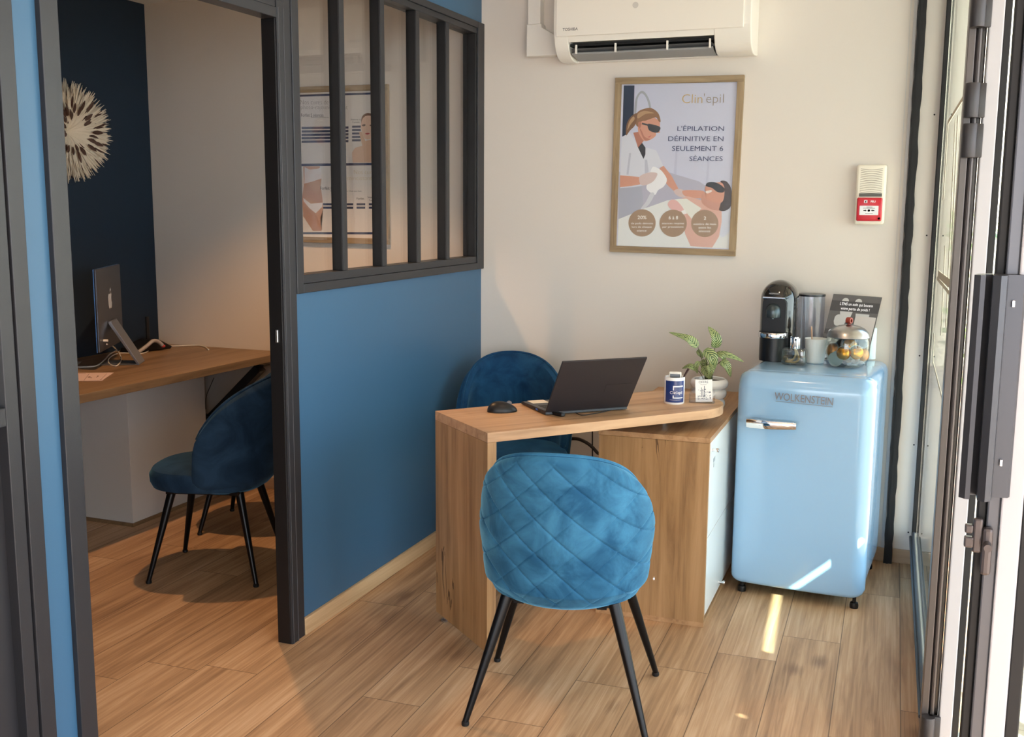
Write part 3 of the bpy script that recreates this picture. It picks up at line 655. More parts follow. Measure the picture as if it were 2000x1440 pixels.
# business card holder
hp = Vector((-0.764, 4.035, ZD))
hold = thing('card_holder', 'clear acrylic holder carrying printed cards at the rounded desk end', 'card holder', hp, R_(6))
ACR = glassmat('acrylic', (247, 248, 250), 0.05, 0.8, 0.02)
bm = BM(); box(bm, -0.048, 0.048, -0.020, 0.020, 0.0, 0.003); box(bm, -0.048, 0.048, -0.020, -0.018, 0.003, 0.020); box(bm, -0.048, 0.048, 0.006, 0.008, 0.003, 0.052); box(bm, -0.048, -0.046, -0.018, 0.016, 0.003, 0.035); box(bm, 0.046, 0.048, -0.018, 0.016, 0.003, 0.03); box(bm, -0.045, -0.018, 0.004, 0.006, 0.02, 0.056)
obj('holder', bm, ACR, hold)
PAPER = mat('paper_white', (240, 240, 238), 0.6)
CM = Matrix.Translation(hp) @ Matrix.Rotation(R_(6), 4, 'Z') @ Matrix.Rotation(R_(-14), 4, 'X')
cd = thing('business_card', 'printed white cards upright in the clear holder', 'card', hp+Vector((0.006, -0.008, 0.004)), R_(6))
CL = Matrix.Rotation(R_(-14), 4, 'X')
obj('card', box(BM(), -0.028, 0.036, -0.004, 0.003, 0.0, 0.086, M=CL @ Matrix.Rotation(R_(-4), 4, 'Y')), PAPER, cd)
CF = CL @ Matrix.Rotation(R_(-4), 4, 'Y') @ frame_mat((0.003, -0.0044, 0), (1, 0, 0), (0, 0, 1))
bm = BM(); text_bm(bm, "OFFRE", 0.013, CF @ Matrix.Translation((0, 0.076, 0)), 0, 'CENTER'); text_bm(bm, "decouverte", 0.005, CF @ Matrix.Translation((0, 0.067, 0)), 0, 'CENTER')
rnd = random.Random(2)
for k in range(46):
    x = rnd.uniform(-0.024, 0.026); y = 0.008+rnd.random()**1.4*0.04; w_ = rnd.uniform(0.002, 0.008); box(bm, x, min(x+w_, 0.028), y, y+rnd.uniform(0.0006, 0.0025), 0, 0.0002, M=CF)
for x, hh in ((-0.008, 0.056), (0.003, 0.062), (-0.003, 0.05)): box(bm, x-0.001, x+0.001, 0.02, hh, 0, 0.0002, M=CF)
obj('print', bm, mat('card_ink', (96, 104, 118), 0.6), cd)

# plant in ringed pot
pp = Vector((-0.798, 4.362, 0.72))
pl = thing('potted_plant', 'striped-leaf plant in a white ringed pot on the oak cabinet', 'potted plant', pp)
prof = [(0.0, 0.0), (0.05, 0.0)]
for k in range(3):
    r0 = (0.058, 0.063, 0.068)[k]; z0 = 0.001+k*0.041
    prof += [(r0-0.006+0.016*math.sin(a), z0+0.0205-0.0205*math.cos(a)) for a in [R_(v) for v in range(15, 166, 15)]]
prof += [(0.066, 0.124), (0.060, 0.122), (0.056, 0.11), (0.0, 0.108)]
bm = BM(); lathe(bm, prof, 48); pot = obj('pot', bm, CER, pl, smooth=True)
bm = BM(); lathe(bm, [(0.0, 0.112), (0.054, 0.111), (0.057, 0.105), (0, 0.1)], 30); obj('soil', bm, mat('soil', (46, 34, 28), 0.95, bump=1.0, bscale=150), pl)
def leafmat():
    m = bpy.data.materials.new('striped_leaf'); m.use_nodes = True; nt = m.node_tree; b = nt.nodes['Principled BSDF']; L = nt.links.new
    uv = nt.nodes.new('ShaderNodeUVMap'); s = nt.nodes.new('ShaderNodeSeparateXYZ'); L(uv.outputs[0], s.inputs[0])
    def M(op, a, bb=None):
        n = nt.nodes.new('ShaderNodeMath'); n.operation = op
        for i, v in enumerate((a, bb)):
            if v is None: continue
            if isinstance(v, (int, float)): n.inputs[i].default_value = v
            else: L(v, n.inputs[i])
        return n.outputs[0]
    au = M('ABSOLUTE', s.outputs[0]); ph_ = M('SUBTRACT', M('MULTIPLY', s.outputs[1], 9.0), M('MULTIPLY', au, 2.6)); w_ = M('SINE', M('MULTIPLY', ph_, 2*PI))
    r = ramp(nt, [(0.22, (52, 82, 50)), (0.50, (116, 142, 84)), (0.78, (188, 198, 140))]); L(M('ADD', M('MULTIPLY', w_, 0.5), 0.5), r.inputs[0])
    mid = M('LESS_THAN', au, 0.06); mx = nt.nodes.new('ShaderNodeMix'); mx.data_type = 'RGBA'; L(mid, mx.inputs['Factor']); L(r.outputs[0], mx.inputs['A']); mx.inputs['B'].default_value = srgb(70, 100, 52)
    L(mx.outputs['Result'], b.inputs['Base Color']); b.inputs['Roughness'].default_value = 0.4; return m
LEAF = leafmat(); STEM = mat('stem_green', (82, 84, 48), 0.5)
def leaf(name, pts, width, up_, parent):
    """pts: centreline in world space from the base to the tip"""
    P = spline(pts, 6); n = len(P)-1; bm = BM(); uvl = bm.loops.layers.uv.new('UVMap'); rows = []; upv = Vector(up_)
    for i, p in enumerate(P):
        t = i/n; d = (P[min(i+1, n)]-P[max(i-1, 0)]).normalized(); sd_ = d.cross(upv).normalized(); nn = sd_.cross(d)
        w_ = width*max(0.0, math.sin(PI*t**0.72))**0.8*(1-0.25*t); row = []
        for k in (-1, -0.5, 0, 0.5, 1): row.append((bm.verts.new(p-pp+sd_*w_*k+nn*w_*abs(k)*0.35), k, t))
        rows.append(row)
    for a, b in zip(rows, rows[1:]):
        for k in range(4):
            q = (a[k], a[k+1], b[k+1], b[k]); f = bm.faces.new([v[0] for v in q])
            for lp, v in zip(f.loops, q): lp[uvl].uv = (v[1], v[2])
    o = obj(name, bm, LEAF, parent, smooth=True); so2 = o.modifiers.new('t', 'SOLIDIFY'); so2.thickness = 0.0008; return o
def pc(x, y, Y): return oy(x, y, Y)
base = pp+Vector((0.0, 0, 0.11))
LV = [ # (base px, mid px, tip px, depth, width, up vector)
 ((1363, 678), (1340, 660), (1306, 649), 4.33, 0.016, (0.1, -0.8, 0.5), (1352, 668)),
 ((1396, 680), (1398, 660), (1383, 638), 4.40, 0.018, (0.5, -0.9, 0.1), None),
 ((1375, 684), (1392, 700), (1390, 731), 4.30, 0.019, (0.2, -1, 0.2), None),
 ((1394, 694), (1420, 694), (1453, 707), 4.38, 0.013, (0, -0.7, 0.7), None),
 ((1408, 706), (1420, 715), (1427, 737), 4.34, 0.014, (0.4, -1, 0.2), None),
 ((1359, 722), (1347, 716), (1332, 720), 4.34, 0.011, (0, -0.7, 0.6), None),
 ((1362, 684), (1368, 692), (1373, 700), 4.42, 0.009, (0, -1, 0), None),
 ((1373, 716), (1380, 728), (1388, 742), 4.31, 0.014, (-0.2, -1, 0.1), None),
 ((1400, 690), (1412, 697), (1415, 708), 4.36, 0.010, (0, -0.8, 0.6), None),
 ((1366, 706), (1360, 716), (1362, 730), 4.34, 0.009, (0, -1, 0.2), None),
 ((1384, 712), (1388, 724), (1384, 740), 4.29, 0.012, (0.1, -1, 0.1), None),
 ((1374, 702), (1376, 715), (1378, 735), 4.40, 0.013, (0, -1, 0), None),
]
bms = BM()
for b0, m0, t0, dY, w_, u_, ex in LV:
    pts = [pc(*b0, dY), pc(*m0, dY-0.012), pc(*t0, dY+0.004)]
    if ex: pts.insert(1, pc(*ex, dY-0.006))
    leaf('leaf', pts, w_*1.35, u_, pl)
    st = base+Vector((random.uniform(-0.02, 0.02), random.uniform(-0.02, 0.02), 0))
    mid = (st+pts[0])/2+Vector((0, 0, 0.012)); tube(bms, [p-pp for p in spline([st, mid, pts[0]], 6)], 0.0016, 6)
for k in range(9):
    st = base+Vector((random.uniform(-0.018, 0.018), random.uniform(-0.018, 0.018), 0)); tube(bms, [st-pp, st-pp+Vector((random.uniform(-0.02, 0.02), random.uniform(-0.01, 0.01), random.uniform(0.03, 0.06)))], 0.003, 6, 0.001)
obj('stem', bms, STEM, pl, smooth=True)
# black cables against the wall, behind the desk
pts = spline([oy(1112, 857, 4.70), oy(1130, 858, 4.70), oy(1150, 868, 4.69), oy(1166, 884, 4.69), oy(1180, 905, 4.69), oy(1176, 1040, 4.72)], 8)
bm = BM(); tube(bm, pts, 0.008, 10); tag(obj('cable', bm, mat('dark_brown_cable', (44, 34, 30), 0.5), smooth=True), 'thick dark cable arching behind the desk beside the cabinet', 'cable')
bm = BM(); tube(bm, [oy(1157, 830, 4.80), oy(1157, 870, 4.80), oy(1157, 1020, 4.80)], 0.003, 8); tag(obj('cable', bm, RUBBER, smooth=True), 'thin vertical black cable on the wall behind the desk', 'cable')

# ------------------------------------------------------------------ fridge
FZ = 0.905
fr = thing('fridge', 'sky blue retro fridge with rounded edges and chrome handle', 'fridge', (-0.40, 4.160, 0), R_(-3.3))
FB = mat('fridge_blue', (150, 188, 222), 0.16, coat=0.6)
hw = 0.262
bm = box(BM(), -hw+0.006, hw-0.006, 0.085, 0.62, 0.05, FZ, bev=0.040, seg=6); obj('body', bm, FB, fr, smooth=True)
obj('seal', box(BM(), -hw+0.02, hw-0.02, 0.07, 0.10, 0.07, FZ-0.02, bev=0.01), mat('seal_grey', (196, 204, 208), 0.5), fr)
bm = BM(); t = bmesh.new()
# door: rounded slab, bulging front
NX, NZ = 40, 60
def door_pt(u, v, back):
    x = u*hw; z0, z1 = 0.045, FZ+0.002; z = z0+(z1-z0)*v
    ex = max(0, abs(u)-(1-0.055/hw))/(0.055/hw); et = max(0, v-(1-0.065/(z1-z0)))/(0.065/(z1-z0)); eb = max(0, 0.018/(z1-z0)-v)/(0.018/(z1-z0))
    y = 0.012*(u*u)+0.050*(1-math.sqrt(max(0, 1-ex*ex)))+0.060*(1-math.sqrt(max(0, 1-et*et)))+0.018*(1-math.sqrt(max(0, 1-eb*eb)))
    z -= 0.042*(1-math.sqrt(max(0, 1-ex*ex)))*min(1, max(0, (v-0.80)/0.2)); z += 0.022*(1-math.sqrt(max(0, 1-ex*ex)))*max(0, 1-v/0.1)
    return Vector((x, min(y, 0.078), z))
us = [-1+2*i/NX for i in range(NX+1)]; us = [math.copysign(abs(u)**0.6, u) for u in us]
vs = sorted(set([i/30 for i in range(31)]+[0.002, 0.005, 0.01, 0.015, 0.021]+[1-k for k in (0.07, 0.06, 0.05, 0.04, 0.03, 0.022, 0.015, 0.009, 0.004, 0.0015)]))
g = [[t.verts.new(door_pt(u, v, 0)) for v in vs] for u in us]
gb = [[t.verts.new(Vector((p.co.x, 0.079, p.co.z))) for p in col] for col in g]
for i in range(len(us)-1):
    for j in range(len(vs)-1):
        t.faces.new((g[i][j], g[i+1][j], g[i+1][j+1], g[i][j+1])); t.faces.new((gb[i][j], gb[i][j+1], gb[i+1][j+1], gb[i+1][j]))
    for j in (0, len(vs)-1): t.faces.new((g[i][j], g[i+1][j], gb[i+1][j], gb[i][j]))
for i in (0, len(us)-1):
    for j in range(len(vs)-1): t.faces.new((g[i][j], g[i][j+1], gb[i][j+1], gb[i][j]))
merge(bm, t); door = obj('door', bm, FB, fr, smooth=True)
FI = (Matrix.Translation((-0.40, 4.160, 0)) @ Matrix.Rotation(R_(-3.3), 4, 'Z')).inverted()
a = FI @ oy(1512, 775, 4.155); b = FI @ oy(1627, 786, 4.15)
TM = frame_mat((a.x, -0.003, a.z), (b.x-a.x, 0, b.z-a.z), (0, 0, 1))
bm = BM(); t = bmesh.new(); text_bm(t, 'WOLKENSTEIN', 0.042, Matrix.Identity(4), 0.0012, 'LEFT')
x1 = max(v.co.x for v in t.verts)
for v in t.verts: v.co.x *= (b-a).length/x1
t.transform(TM); merge(bm, t)
box(bm, 0.006, (b-a).length, -0.019, -0.0175, 0.0, 0.002, M=TM); obj('lettering', bm, mat('lettering_steel', (130, 128, 132), 0.35, 0.6), door)
a = FI @ oy(1457, 827, 4.13); b = FI @ oy(1555, 833, 4.13); Lh = (b-a).length
HM = frame_mat((a.x, 0, a.z), (b.x-a.x, 0, b.z-a.z), (0, 0, 1))
bm = BM(); t = bmesh.new(); rows = []
for i in range(25):
    s = i/24; x = Lh*s; h_ = 0.0205-0.006*s if s < 0.96 else 0.013; dpt = 0.030+0.012*math.sin(PI*min(1, s*1.1)); ri = []
    hh = h_*(0.86+0.14*min(1, s*12)); 
    for k in range(14):
        an = 2*PI*k/14; c_, s_ = math.cos(an), math.sin(an); e_ = (abs(c_)**3+abs(s_)**3)**(-1/3)
        ri.append(t.verts.new((x, s_*e_*hh, dpt+c_*e_*0.009)))
    rows.append(ri)
for p, q in zip(rows, rows[1:]):
    for k in range(14): t.faces.new((p[k], p[(k+1) % 14], q[(k+1) % 14], q[k]))
t.faces.new(rows[0]); t.faces.new(rows[-1][::-1]); t.transform(HM); merge(bm, t)
box(bm, 0.012, 0.05, -0.016, 0.016, -0.006, 0.032, M=HM, bev=0.005); box(bm, Lh-0.03, Lh-0.008, -0.010, 0.010, -0.006, 0.032, M=HM, bev=0.004)
obj('handle', bm, CHROME, door, smooth=True)
for x in (-hw+0.05, hw-0.035):
    for y in (0.045, 0.55):
        bm = BM(); lathe(bm, [(0, 0), (0.016, 0), (0.017, 0.012), (0.015, 0.022), (0.007, 0.024), (0.007, 0.06), (0, 0.06)], 20, Matrix.Translation((x, y, 0))); obj('foot', bm, BLACKP, fr, smooth=True)

# ------------------------------------------------------------------ on the fridge
ZF = FZ+0.001
cp = Vector((-0.562, 4.60, ZF))
cm = thing('coffee_machine', 'glossy black capsule coffee machine with domed top on the fridge', 'coffee machine', cp, R_(-6))
GB = mat('gloss_black', (12, 12, 14), 0.08, coat=1.0); MB_ = mat('satin_black', (20, 22, 26), 0.35)
prof = [(0, 0), (0.074, 0), (0.076, 0.004), (0.077, 0.12), (0.077, 0.255)]+[(0.077*math.cos(a), 0.255+0.082*math.sin(a)) for a in [R_(v) for v in range(8, 90, 7)]]+[(0.0, 0.337)]
bm = BM(); lathe(bm, prof, 48, Matrix.Translation((0, 0.03, 0)), 1.0, 1.12, 2.5); obj('housing', bm, GB, cm, smooth=True)
# front panel with an arched top
arch = [(-0.050, 0.10), (0.050, 0.10), (0.050, 0.245)]+[(0.050*math.cos(a), 0.245+0.022*math.sin(a)) for a in [R_(v) for v in range(10, 180, 10)]]+[(-0.050, 0.245)]
obj('front_panel', prism(BM(), arch, -0.066, -0.045, 'Y', bev=0.002), MB_, cm)
bm = BM(); lathe(bm, [(0, 0.185), (0.031, 0.185), (0.0325, 0.19), (0.0325, 0.212), (0.029, 0.228), (0.02, 0.239), (0, 0.244)], 32, Matrix.Translation((-0.004, -0.062, 0))); lathe(bm, [(0, 0.178), (0.006, 0.178), (0.006, 0.186), (0, 0.186)], 14, Matrix.Translation((-0.004, -0.072, 0)))
obj('spout', bm, mat('spout_grey', (70, 80, 84), 0.25, 0.5), cm, smooth=True)
bm = BM(); lathe(bm, [(0.0, 0.100), (0.061, 0.100), (0.062, 0.104), (0.062, 0.119), (0.060, 0.122), (0.0, 0.122)], 36, Matrix.Translation((-0.004, -0.052, 0)), 1, 0.85); obj('drip_tray', bm, CHROME, cm, smooth=True)
bm = BM(); lathe(bm, [(0.0, 0.1221), (0.058, 0.1221), (0.058, 0.1235), (0, 0.1235)], 36, Matrix.Translation((-0.004, -0.052, 0)), 1, 0.85); obj('tray_grid', bm, RUBBER, cm)
bm = BM(); lathe(bm, [(0, 0), (0.060, 0), (0.060, 0.0995), (0, 0.0995)], 36, Matrix.Translation((-0.002, -0.034, 0)), 1, 0.9); obj('tray_base', bm, MB_, cm, smooth=True)
bm = BM(); box(bm, -0.050, 0.042, -0.070, -0.05, 0.264, 0.270, bev=0.001); obj('chrome_strip', bm, CHROME, cm)
bm = BM(); text_bm(bm, 'NESPRESSO', 0.0085, frame_mat((-0.004, -0.0605, 0.2835), (1, 0, 0), (0, 0.12, 1)), 0.0006, 'CENTER'); obj('lettering', bm, mat('silver_ink', (190, 190, 190), 0.3, 0.6), cm)
# water tank beside it
wp = Vector((oy(1582, 640, 4.765).x, 4.765, ZF))
tk = thing('water_tank', 'tall clear water container with a black lid behind the cup', 'water tank', wp)
TANK = glassmat('smoky_clear', (248, 249, 252), 0.04, 0.5, 0.03)
bm = BM(); lathe(bm, [(0, 0), (0.056, 0), (0.058, 0.003), (0.058, 0.262), (0.0565, 0.262), (0.0565, 0.006), (0, 0.006)], 40); obj('cylinder', bm, TANK, tk, smooth=True)
bm = BM(); lathe(bm, [(0, 0.262), (0.059, 0.262), (0.060, 0.265), (0.059, 0.271), (0, 0.272)], 40); obj('lid', bm, mat('smoky_black', (38, 40, 44), 0.25), tk, smooth=True)
# perfume bottle
bp_ = oz(1550, 714, ZF)+Vector((0, 0.02, 0))
pf = thing('perfume_lamp', 'squat glass fragrance bottle with metal crown beside the cup', 'bottle', (bp_.x, bp_.y, ZF), R_(-8))
CG = glassmat('thick_glass', (244, 247, 246), 0.06, 0.8, 0.01)
bm = box(BM(), -0.049, 0.049, -0.026, 0.026, 0.001, 0.070, bev=0.012, seg=4); obj('flask', bm, glassmat('flask_glass', (238, 241, 240), 0.13, 1.0, 0.01), pf, smooth=True)
bm = box(BM(), -0.043, 0.043, -0.021, 0.021, 0.008, 0.040, bev=0.008, seg=3); obj('liquid', bm, glassmat('oil', (232, 222, 196), 0.04), pf, smooth=True)
bm = BM(); tube(bm, spline([(0.0, 0, 0.07), (0.004, 0, 0.045), (-0.006, 0.004, 0.022), (-0.028, 0.0, 0.013), (-0.030, -0.006, 0.012), (0.004, -0.004, 0.012), (0.018, 0, 0.028), (0.006, 0.0, 0.06)], 8), 0.0042, 8); obj('wick', bm, mat('wick_cream', (214, 196, 160), 0.8), pf, smooth=True)
bm = BM(); lathe(bm, [(0, 0.066), (0.014, 0.066), (0.014, 0.078), (0.011, 0.08), (0, 0.08)], 24)
for k in range(6):
    a = 2*PI*k/6+0.3; box(bm, 0.015, 0.019, -0.0055, 0.0055, 0.068, 0.116, M=Matrix.Rotation(a, 4, 'Z'), bev=0.001)
lathe(bm, [(0.015, 0.110), (0.020, 0.111), (0.020, 0.117), (0.015, 0.117)], 24); lathe(bm, [(0, 0.08), (0.008, 0.08), (0.008, 0.10), (0, 0.103)], 20)
obj('crown', bm, CHROME, pf, smooth=True)
# cup with stirrer
cu = Vector((-0.390, 4.475, ZF))
q = oz(1590, 711, ZF); cu = Vector((q.x, q.y+0.035, ZF))
cup = thing('cup', 'white ribbed tumbler beside the fragrance bottle on the fridge', 'cup', cu)
prof = [(0, 0), (0.034, 0), (0.0355, 0.003)]
for k in range(40): z = 0.004+k*0.0024; prof.append((0.0358+0.010*z/0.1+(0.0005 if k % 2 else 0), z))
prof += [(0.0462, 0.102), (0.0445, 0.103), (0.043, 0.10), (0.034, 0.008), (0, 0.007)]
bm = BM(); lathe(bm, prof, 40); obj('body', bm, mat('ribbed_white', (226, 230, 228), 0.35), cup, smooth=True)
bm = BM(); tube(bm, [cu+Vector((-0.01, 0.01, 0.01)), cu+Vector((-0.022, 0.012, 0.15))], 0.0028, 8); tag(obj('stirrer', bm, mat('birch_wood', (218, 178, 148), 0.7), smooth=True), 'thin wooden stirrer standing in the white tumbler', 'stirrer')
# glass jar
q = oz(1652, 719, ZF); jc = Vector((q.x, q.y+0.052, ZF))
jar = thing('glass_jar', 'round glass jar with steel lid holding coffee capsules', 'jar', jc)
bm = BM(); JP = [(0, 0.0), (0.050, 0.0), (0.066, 0.006), (0.079, 0.022), (0.086, 0.048), (0.0875, 0.085), (0.083, 0.118), (0.081, 0.124)]
lathe(bm, JP+[(r-0.003, z) for r, z in JP[::-1][:-2]]+[(0, 0.003)], 48); obj('bowl', bm, CG, jar, smooth=True)
bm = BM(); lathe(bm, [(0.0, 0.120), (0.083, 0.120), (0.086, 0.123), (0.084, 0.127), (0.079, 0.140), (0.064, 0.156), (0.042, 0.166), (0.018, 0.171), (0, 0.172)], 48); ld = obj('lid', bm, STEEL, jar, smooth=True)
bm = BM(); t = bmesh.new()
nn_ = 24
for i in range(nn_):
    pass
t.free(); lathe(bm, [(0.007, -0.010), (0.0125, -0.010), (0.0135, 0), (0.0125, 0.010), (0.007, 0.010), (0.007, -0.010)], 24, Matrix.Translation((0.0, 0, 0.188)) @ Matrix.Rotation(R_(65), 4, 'Z') @ Matrix.Rotation(PI/2, 4, 'X')); lathe(bm, [(0, 0.170), (0.006, 0.170), (0.005, 0.18), (0, 0.18)], 14)
obj('knob', bm, mat('copper_leather', (150, 62, 48), 0.45), ld, smooth=True)
GOLD = mat('capsule_gold', (214, 150, 40), 0.25, 0.85); SILV = mat('capsule_foil', (176, 192, 192), 0.35, 0.4); DARKC = mat('capsule_dark', (74, 78, 80), 0.3, 0.6); BRNZ = mat('capsule_bronze', (176, 120, 66), 0.3, 0.7)
def capsule(loc, tilt, rz, m, label, foil_out=False):
    t = thing('coffee_capsule', label, 'capsule', loc, 0, 'coffee capsules in the glass jar')
    t.rotation_euler = (tilt, 0, rz)
    bm = BM(); lathe(bm, [(0.0, 0.024), (0.014, 0.0225), (0.0235, 0.017), (0.0275, 0.008), (0.0285, 0.001)], 28); obj('dome', bm, m, t, smooth=True)
    bm = BM(); lathe(bm, [(0, -0.0012), (0.031, -0.0012), (0.0315, 0), (0.031, 0.0012), (0.0285, 0.0014), (0, 0.0014)], 28); obj('rim', bm, SILV, t, smooth=True)
for off, ti, rz, m, lb in (
  ((-0.012, -0.040, 0.058), R_(80), R_(-10), GOLD, 'large gold coffee capsule at the front centre of the jar'),
  ((0.036, -0.034, 0.062), R_(75), R_(18), GOLD, 'gold coffee capsule right of the front centre one in the jar'),
  ((0.008, -0.004, 0.086), R_(55), R_(5), GOLD, 'gold coffee capsule topmost in the middle of the jar'),
  ((0.058, -0.014, 0.052), R_(75), R_(55), BRNZ, 'amber coffee capsule at the right edge of the jar'),
  ((-0.056, -0.008, 0.064), R_(70), R_(-50), BRNZ, 'copper coffee capsule at the left edge of the jar'),
  ((-0.042, -0.044, 0.034), R_(-100), R_(-20), SILV, 'silver foil-side capsule at the lower left of the jar'),
  ((0.046, 0.030, 0.084), R_(60), R_(20), DARKC, 'dark grey coffee capsule at the upper right of the jar'),
  ((-0.022, 0.034, 0.080), R_(65), R_(-5), DARKC, 'grey coffee capsule behind the topmost gold one')):
    capsule(jc+Vector(off), ti, rz, m, lb)
bm = BM(); t = bmesh.new(); bmesh.ops.create_icosphere(t, subdivisions=4, radius=1.0)
for v in t.verts:
    nz = noise.noise(v.co*2.5)*0.35+noise.noise(v.co*7)*0.12; k = 1+nz; v.co = Vector((v.co.x*0.046*k, v.co.y*0.032*k, v.co.z*0.016*k))
merge(bm, t); s_ = obj('sachet', bm, mat('clear_wrapper', (216, 208, 208), 0.25), loc=jc+Vector((0.018, -0.026, 0.024))); tag(s_, 'crumpled pale wrapped sweets at the bottom of the jar', 'sachet')
# leaflet display behind
P0 = oy(1598, 692, 4.70); P0.z = ZF+0.005; 
lf = thing('leaflet_stand', 'dark grey printed card leaning behind the glass jar', 'sign', P0)
a_ = oy(1598, 692, 4.70); a_.z = ZF+0.005; b_ = oy(1628, 574, 4.765); c_ = oy(1723, 581, 4.765); d_ = c_-b_+a_
wv = (c_-b_); uv_ = (b_-a_); LW, LH = wv.length, uv_.length; DK = mat('leaflet_dark', (88, 86, 86), 0.35)
wl_, ul_ = wv.normalized(), uv_.normalized(); nz_ = wl_.cross(ul_).normalized()
def LP(u, v, k=0): return wl_*u+ul_*v+nz_*k
def lquad(bm, u0, u1, v0, v1, k0, k1):
    vs = [bm.verts.new(LP(u, v, k)) for k in (k0, k1) for u, v in ((u0, v0), (u1, v0), (u1, v1), (u0, v1))]
    for f in ((3, 2, 1, 0), (4, 5, 6, 7), (0, 1, 5, 4), (1, 2, 6, 5), (2, 3, 7, 6), (3, 0, 4, 7)): bm.faces.new([vs[i] for i in f])
bm = BM(); lquad(bm, 0, LW, 0, LH, -0.004, 0.0); obj('board', bm, DK, lf)
bm = BM(); lquad(bm, 0, LW, LH*0.74, LH*0.90, 0.0, 0.0006); 
for k in range(4): lquad(bm, 0, LW*0.62, LH*(0.42-0.13*k)-0.012, LH*(0.42-0.13*k)+0.010, 0.0, 0.0006)
obj('dark_band', bm, mat('leaflet_band', (62, 60, 62), 0.4), lf)
LF = Matrix([[wl_[i], ul_[i], nz_[i], 0] for i in range(3)]+[[0, 0, 0, 1]])
bm = BM(); text_bm(bm, "L'EMS un soin qui booste", 0.017, LF @ Matrix.Translation((LW*0.52, LH*0.855, 0.001)), 0, 'CENTER', 0.0003, 0.78); text_bm(bm, "votre perte de poids !", 0.017, LF @ Matrix.Translation((LW*0.52, LH*0.785, 0.001)), 0, 'CENTER', 0.0003, 0.78)
obj('lettering', bm, mat('white_ink', (240, 240, 245), 0.4), lf)
for k in range(4):
    bm = BM(); v = LH*(0.42-0.13*k); t = bmesh.new(); lathe(t, [(0.0075, 0), (0.0095, 0), (0.0095, 0.0004), (0.0075, 0.0004), (0.0075, 0)], 24, LF @ Matrix.Translation((0.026, v, 0.001))); merge(bm, t)
    text_bm(bm, str(k+1), 0.011, LF @ Matrix.Translation((0.026, v, 0.0012)), 0, 'CENTER'); lquad(bm, 0.05, LW*0.5, v-0.0006, v+0.0006, 0.0008, 0.0012); obj('numbered_bullet', bm, mat('white_ink', (240, 240, 245), 0.4), lf)
bm = BM()
def lpoly(bm, pts, k=0.001): bm.faces.new([bm.verts.new(LP(u*LW, v*LH, k)) for u, v in pts])
lpoly(bm, [(0.22, 0.74), (0.48, 0.74), (0.46, 0.66), (0.40, 0.64), (0.36, 0.52), (0.24, 0.53), (0.25, 0.64)], 0.0008); obj('photo_print', bm, mat('print_grey', (190, 188, 186), 0.5), lf); bm = BM(); lpoly(bm, [(0.55, 0.72), (0.83, 0.72), (0.83, 0.66), (0.56, 0.67)], 0.0008); obj('photo_print', bm, mat('print_grey', (190, 188, 186), 0.5), lf); bm = BM()
lpoly(bm, [(0.14, 0.58)]+[(0.22+0.09*math.cos(a), 0.60+0.09*math.sin(a)) for a in [R_(v) for v in range(150, -150, -20)]], 0.001); obj('photo_print', bm, mat('print_grey', (190, 188, 186), 0.5), lf)
for cx_ in (0.28, 0.55): bm = BM(); lpoly(bm, [(cx_+0.07*math.cos(a), 0.90+0.05*math.sin(a)) for a in [R_(v) for v in range(0, 181, 20)]], 0.001); obj('photo_print', bm, mat('print_grey', (190, 188, 186), 0.5), lf)
bm = BM(); lpoly(bm, [(0.56, 0.68), (0.98, 0.68), (0.98, 0.0), (0.56, 0.0)], 0.0012); obj('blank_sheet', bm, mat('sheet_grey', (196, 188, 184), 0.5), lf)
bm = BM(); lquad(bm, 0.60*LW, 0.86*LW, 0.335*LH, 0.35*LH, 0.0013, 0.0018); lquad(bm, 0.60*LW, 0.61*LW, 0.2*LH, 0.35*LH, 0.0013, 0.0018); lquad(bm, 0.85*LW, 0.86*LW, 0.2*LH, 0.35*LH, 0.0013, 0.0018); obj('printed_box', bm, mat('ink_dark', (50, 48, 56), 0.5), lf)
# stack of ribbed paper cups
q = oy(1694, 700, 4.785); pc0 = Vector((q.x, 4.785, ZF)); prof = [(0, 0)]
for k in range(31): z = k*0.0042; prof += [(0.032, z), (0.0335, z+0.0006), (0.0330, z+0.0036)]
prof += [(0.030, 0.134), (0, 0.13)]
bm = BM(); lathe(bm, prof, 36); s_ = obj('paper_cup_stack', bm, mat('paper_cup', (222, 236, 236), 0.6), smooth=False, loc=pc0); tag(s_, 'tall stack of ribbed white paper cups behind the jar', 'paper cups')

# ------------------------------------------------------------------ air conditioner
ax0, ax1 = -1.590, -0.725
ac = thing('air_conditioner', 'white wall-mounted air conditioner above the framed poster', 'air conditioner', (ax0, YB, 0))
ACW = mat('ac_white', (238, 234, 226), 0.3, coat=0.3); Wd_ = ax1-ax0
# profile (y from the wall towards the room is negative, z)
full = spline([(0, 2.195, 0), (-0.08, 2.19, 0), (-0.135, 2.198, 0), (-0.172, 2.222, 0), (-0.195, 2.262, 0), (-0.207, 2.30, 0)], 5)
full = [(p.x, p.y) for p in full]+[(-0.210, 2.38), (-0.205, 2.46), (-0.185, 2.485), (0, 2.485)]
notch = [(0, 2.195), (-0.045, 2.193), (-0.045, 2.235), (-0.09, 2.262), (-0.175, 2.268), (-0.195, 2.262), (-0.207, 2.30), (-0.210, 2.38), (-0.205, 2.46), (-0.185, 2.485), (0, 2.485)]
bm = BM(); prism(bm, full, 0, 0.065, 'X', bev=0.004); prism(bm, notch, 0.065, Wd_-0.155, 'X'); prism(bm, full, Wd_-0.155, Wd_, 'X', bev=0.004)
obj('casing', bm, ACW, ac)
bm = BM(); box(bm, 0.012, Wd_-0.03, -0.2145, -0.206, 2.285, 2.484, bev=0.004); obj('front_panel', bm, mat('ac_panel', (236, 231, 222), 0.12, coat=0.6), ac)
